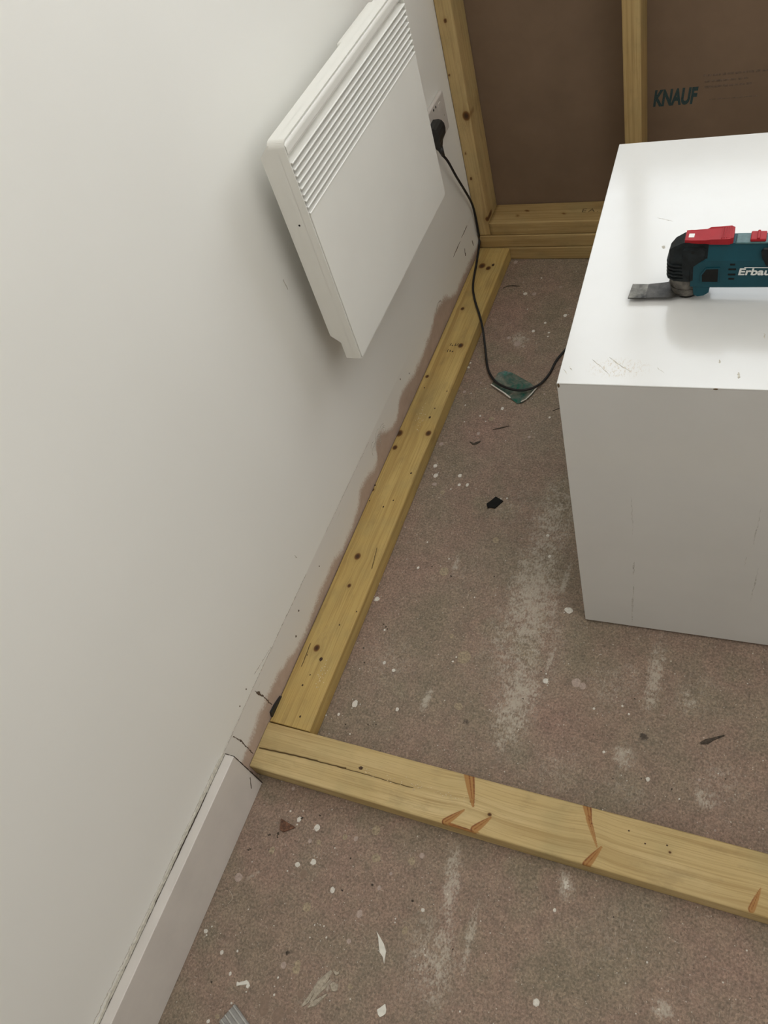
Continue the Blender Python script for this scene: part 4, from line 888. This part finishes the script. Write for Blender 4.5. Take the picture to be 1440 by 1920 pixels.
# splinters, fibres and dried plaster
M['spl'] = plain('dark_splinter', (0.06, 0.045, 0.032), 0.8, 0.3, 300)
for pts, w, lab in [([(0.1606, 0.7404), (0.171, 0.7352), (0.1774, 0.7392), (0.1845, 0.7449)], 0.006, 'dark curled splinter on the floor between the wall timber and the cabinet'), ([(0.2027, 0.7829), (0.2184, 0.7896), (0.2373, 0.7983)], 0.0022, 'thin dark splinter on the floor just below the green plastic scrap'), ([(0.7205, 0.1594), (0.7294, 0.1644), (0.7382, 0.1712), (0.7536, 0.1815)], 0.0075, 'ragged dark sliver on the floor near the right edge'), ([(0.3228, 0.8536), (0.3332, 0.8613), (0.3462, 0.8676)], 0.003, 'short dark twig poking out beside the cabinet left edge'), ([(0.0933, 1.2781), (0.104, 1.2871), (0.1179, 1.2895), (0.1357, 1.2876)], 0.003, 'fine dark splinter on the floor close to the back timbers')]:
    bm = bmesh.new(); ribbon(bm, pts, w, min(w*0.6, 0.0012), 'z', 0.0004, 0.6, taper=True)
    tag(finish(bm, 'splinter', M['spl']), lab, 'splinter')
bm = bmesh.new(); r = random.Random(17)
for (x, y, q) in [(0.0711, -0.1756, 0.00274), (0.0848, -0.1682, 0.00273), (0.0851, -0.1735, 0.00273), (0.1464, -0.1211, 0.00273), (0.2244, -0.1701, 0.00262), (0.2284, -0.2182, 0.00257), (0.177, -0.3294, 0.00249), (0.0459, -0.2074, 0.00273), (0.0739, -0.4031, 0.0025), (0.1168, -0.1335, 0.00274), (0.345, -0.1989, 0.00249), (0.2739, -0.1959, 0.00255), (0.0786, 0.3213, 0.00195), (0.2256, 0.3883, 0.00192), (0.18, 0.4018, 0.00195), (0.3111, 0.4033, 0.00189), (0.2552, 0.3289, 0.00187), (0.3516, 0.1596, 0.00172), (0.4472, 0.2244, 0.00171), (0.5563, 0.1331, 0.0016), (0.6101, 0.2115, 0.00162), (0.6896, 0.0751, 0.0015), (0.643, 0.0798, 0.00152), (0.6012, 0.0685, 0.00154), (0.7108, 0.0809, 0.00149), (0.7627, 0.1122, 0.00149), (0.4276, 0.1675, 0.00168), (0.3519, 0.0584, 0.00165), (0.1283, 0.0439, 0.00195), (0.1697, 0.0543, 0.00193), (0.1802, 0.0548, 0.00193), (0.1853, 0.0582, 0.00193), (0.132, 0.2511, 0.00209), (0.1383, 0.2464, 0.00208), (0.1267, 0.256, 0.00209), (0.1052, 0.1975, 0.00206), (0.119, 0.168, 0.00204), (0.6381, -0.1312, 0.00155), (0.4259, -0.2432, 0.00159), (0.684, 0.0066, 0.00162), (0.7973, -0.0812, 0.0015)]:
    for k in range(3):
        a, b = x+r.uniform(-q, q)*0.6, y+r.uniform(-q, q)*0.6; w_ = q*r.uniform(0.3, 0.8)
        spot(bm, a, b, w_, w_*r.uniform(0.5, 1.0), w_*0.5, 'z', 0.0002, k+int(x*999), 7)
tag(finish(bm, 'dark_crumbs', M['spl'], floor), kind='stuff')
M['plaster'] = plain('dried_plaster', (0.39, 0.335, 0.26), 0.9, 0.15, 300, bump=0.5)
bm = bmesh.new()
for k, (pts, w) in enumerate([([(0.2302, -0.3854), (0.2381, -0.3669), (0.2464, -0.3491), (0.2564, -0.3285)], 0.01), ([(0.2406, -0.3787), (0.2451, -0.3645), (0.2551, -0.3505), (0.2589, -0.3407)], 0.008), ([(0.2306, -0.3863), (0.2375, -0.3777), (0.2411, -0.3616)], 0.005), ([(0.26, -0.3274), (0.2651, -0.33), (0.269, -0.3266)], 0.009), ([(0.2628, -0.3437), (0.2698, -0.3477), (0.2737, -0.3507)], 0.01), ([(0.2403, -0.384), (0.2476, -0.3763), (0.2614, -0.3591)], 0.007)]): ribbon(bm, pts, w, 0.0014+0.0002*k, 'z', 0.0002, 0.5, taper=True)
tag(finish(bm, 'plaster_smear', M['plaster']), 'streaky smear of dried plaster on the floor left of the stubby paint flake', 'plaster', kind='stuff')
M['fibre'] = plain('pale_fibre', (0.5, 0.42, 0.33), 0.8, 0.1, 100)
tag(tube('thread', [(x, y, 0.0012) for x, y in [(0.0423, -0.2764), (0.0508, -0.2825), (0.0525, -0.2882), (0.0492, -0.2953)]], 0.0005, M['fibre'], n=6), 'short pale curved thread on the floor beside the skirting board', 'thread')
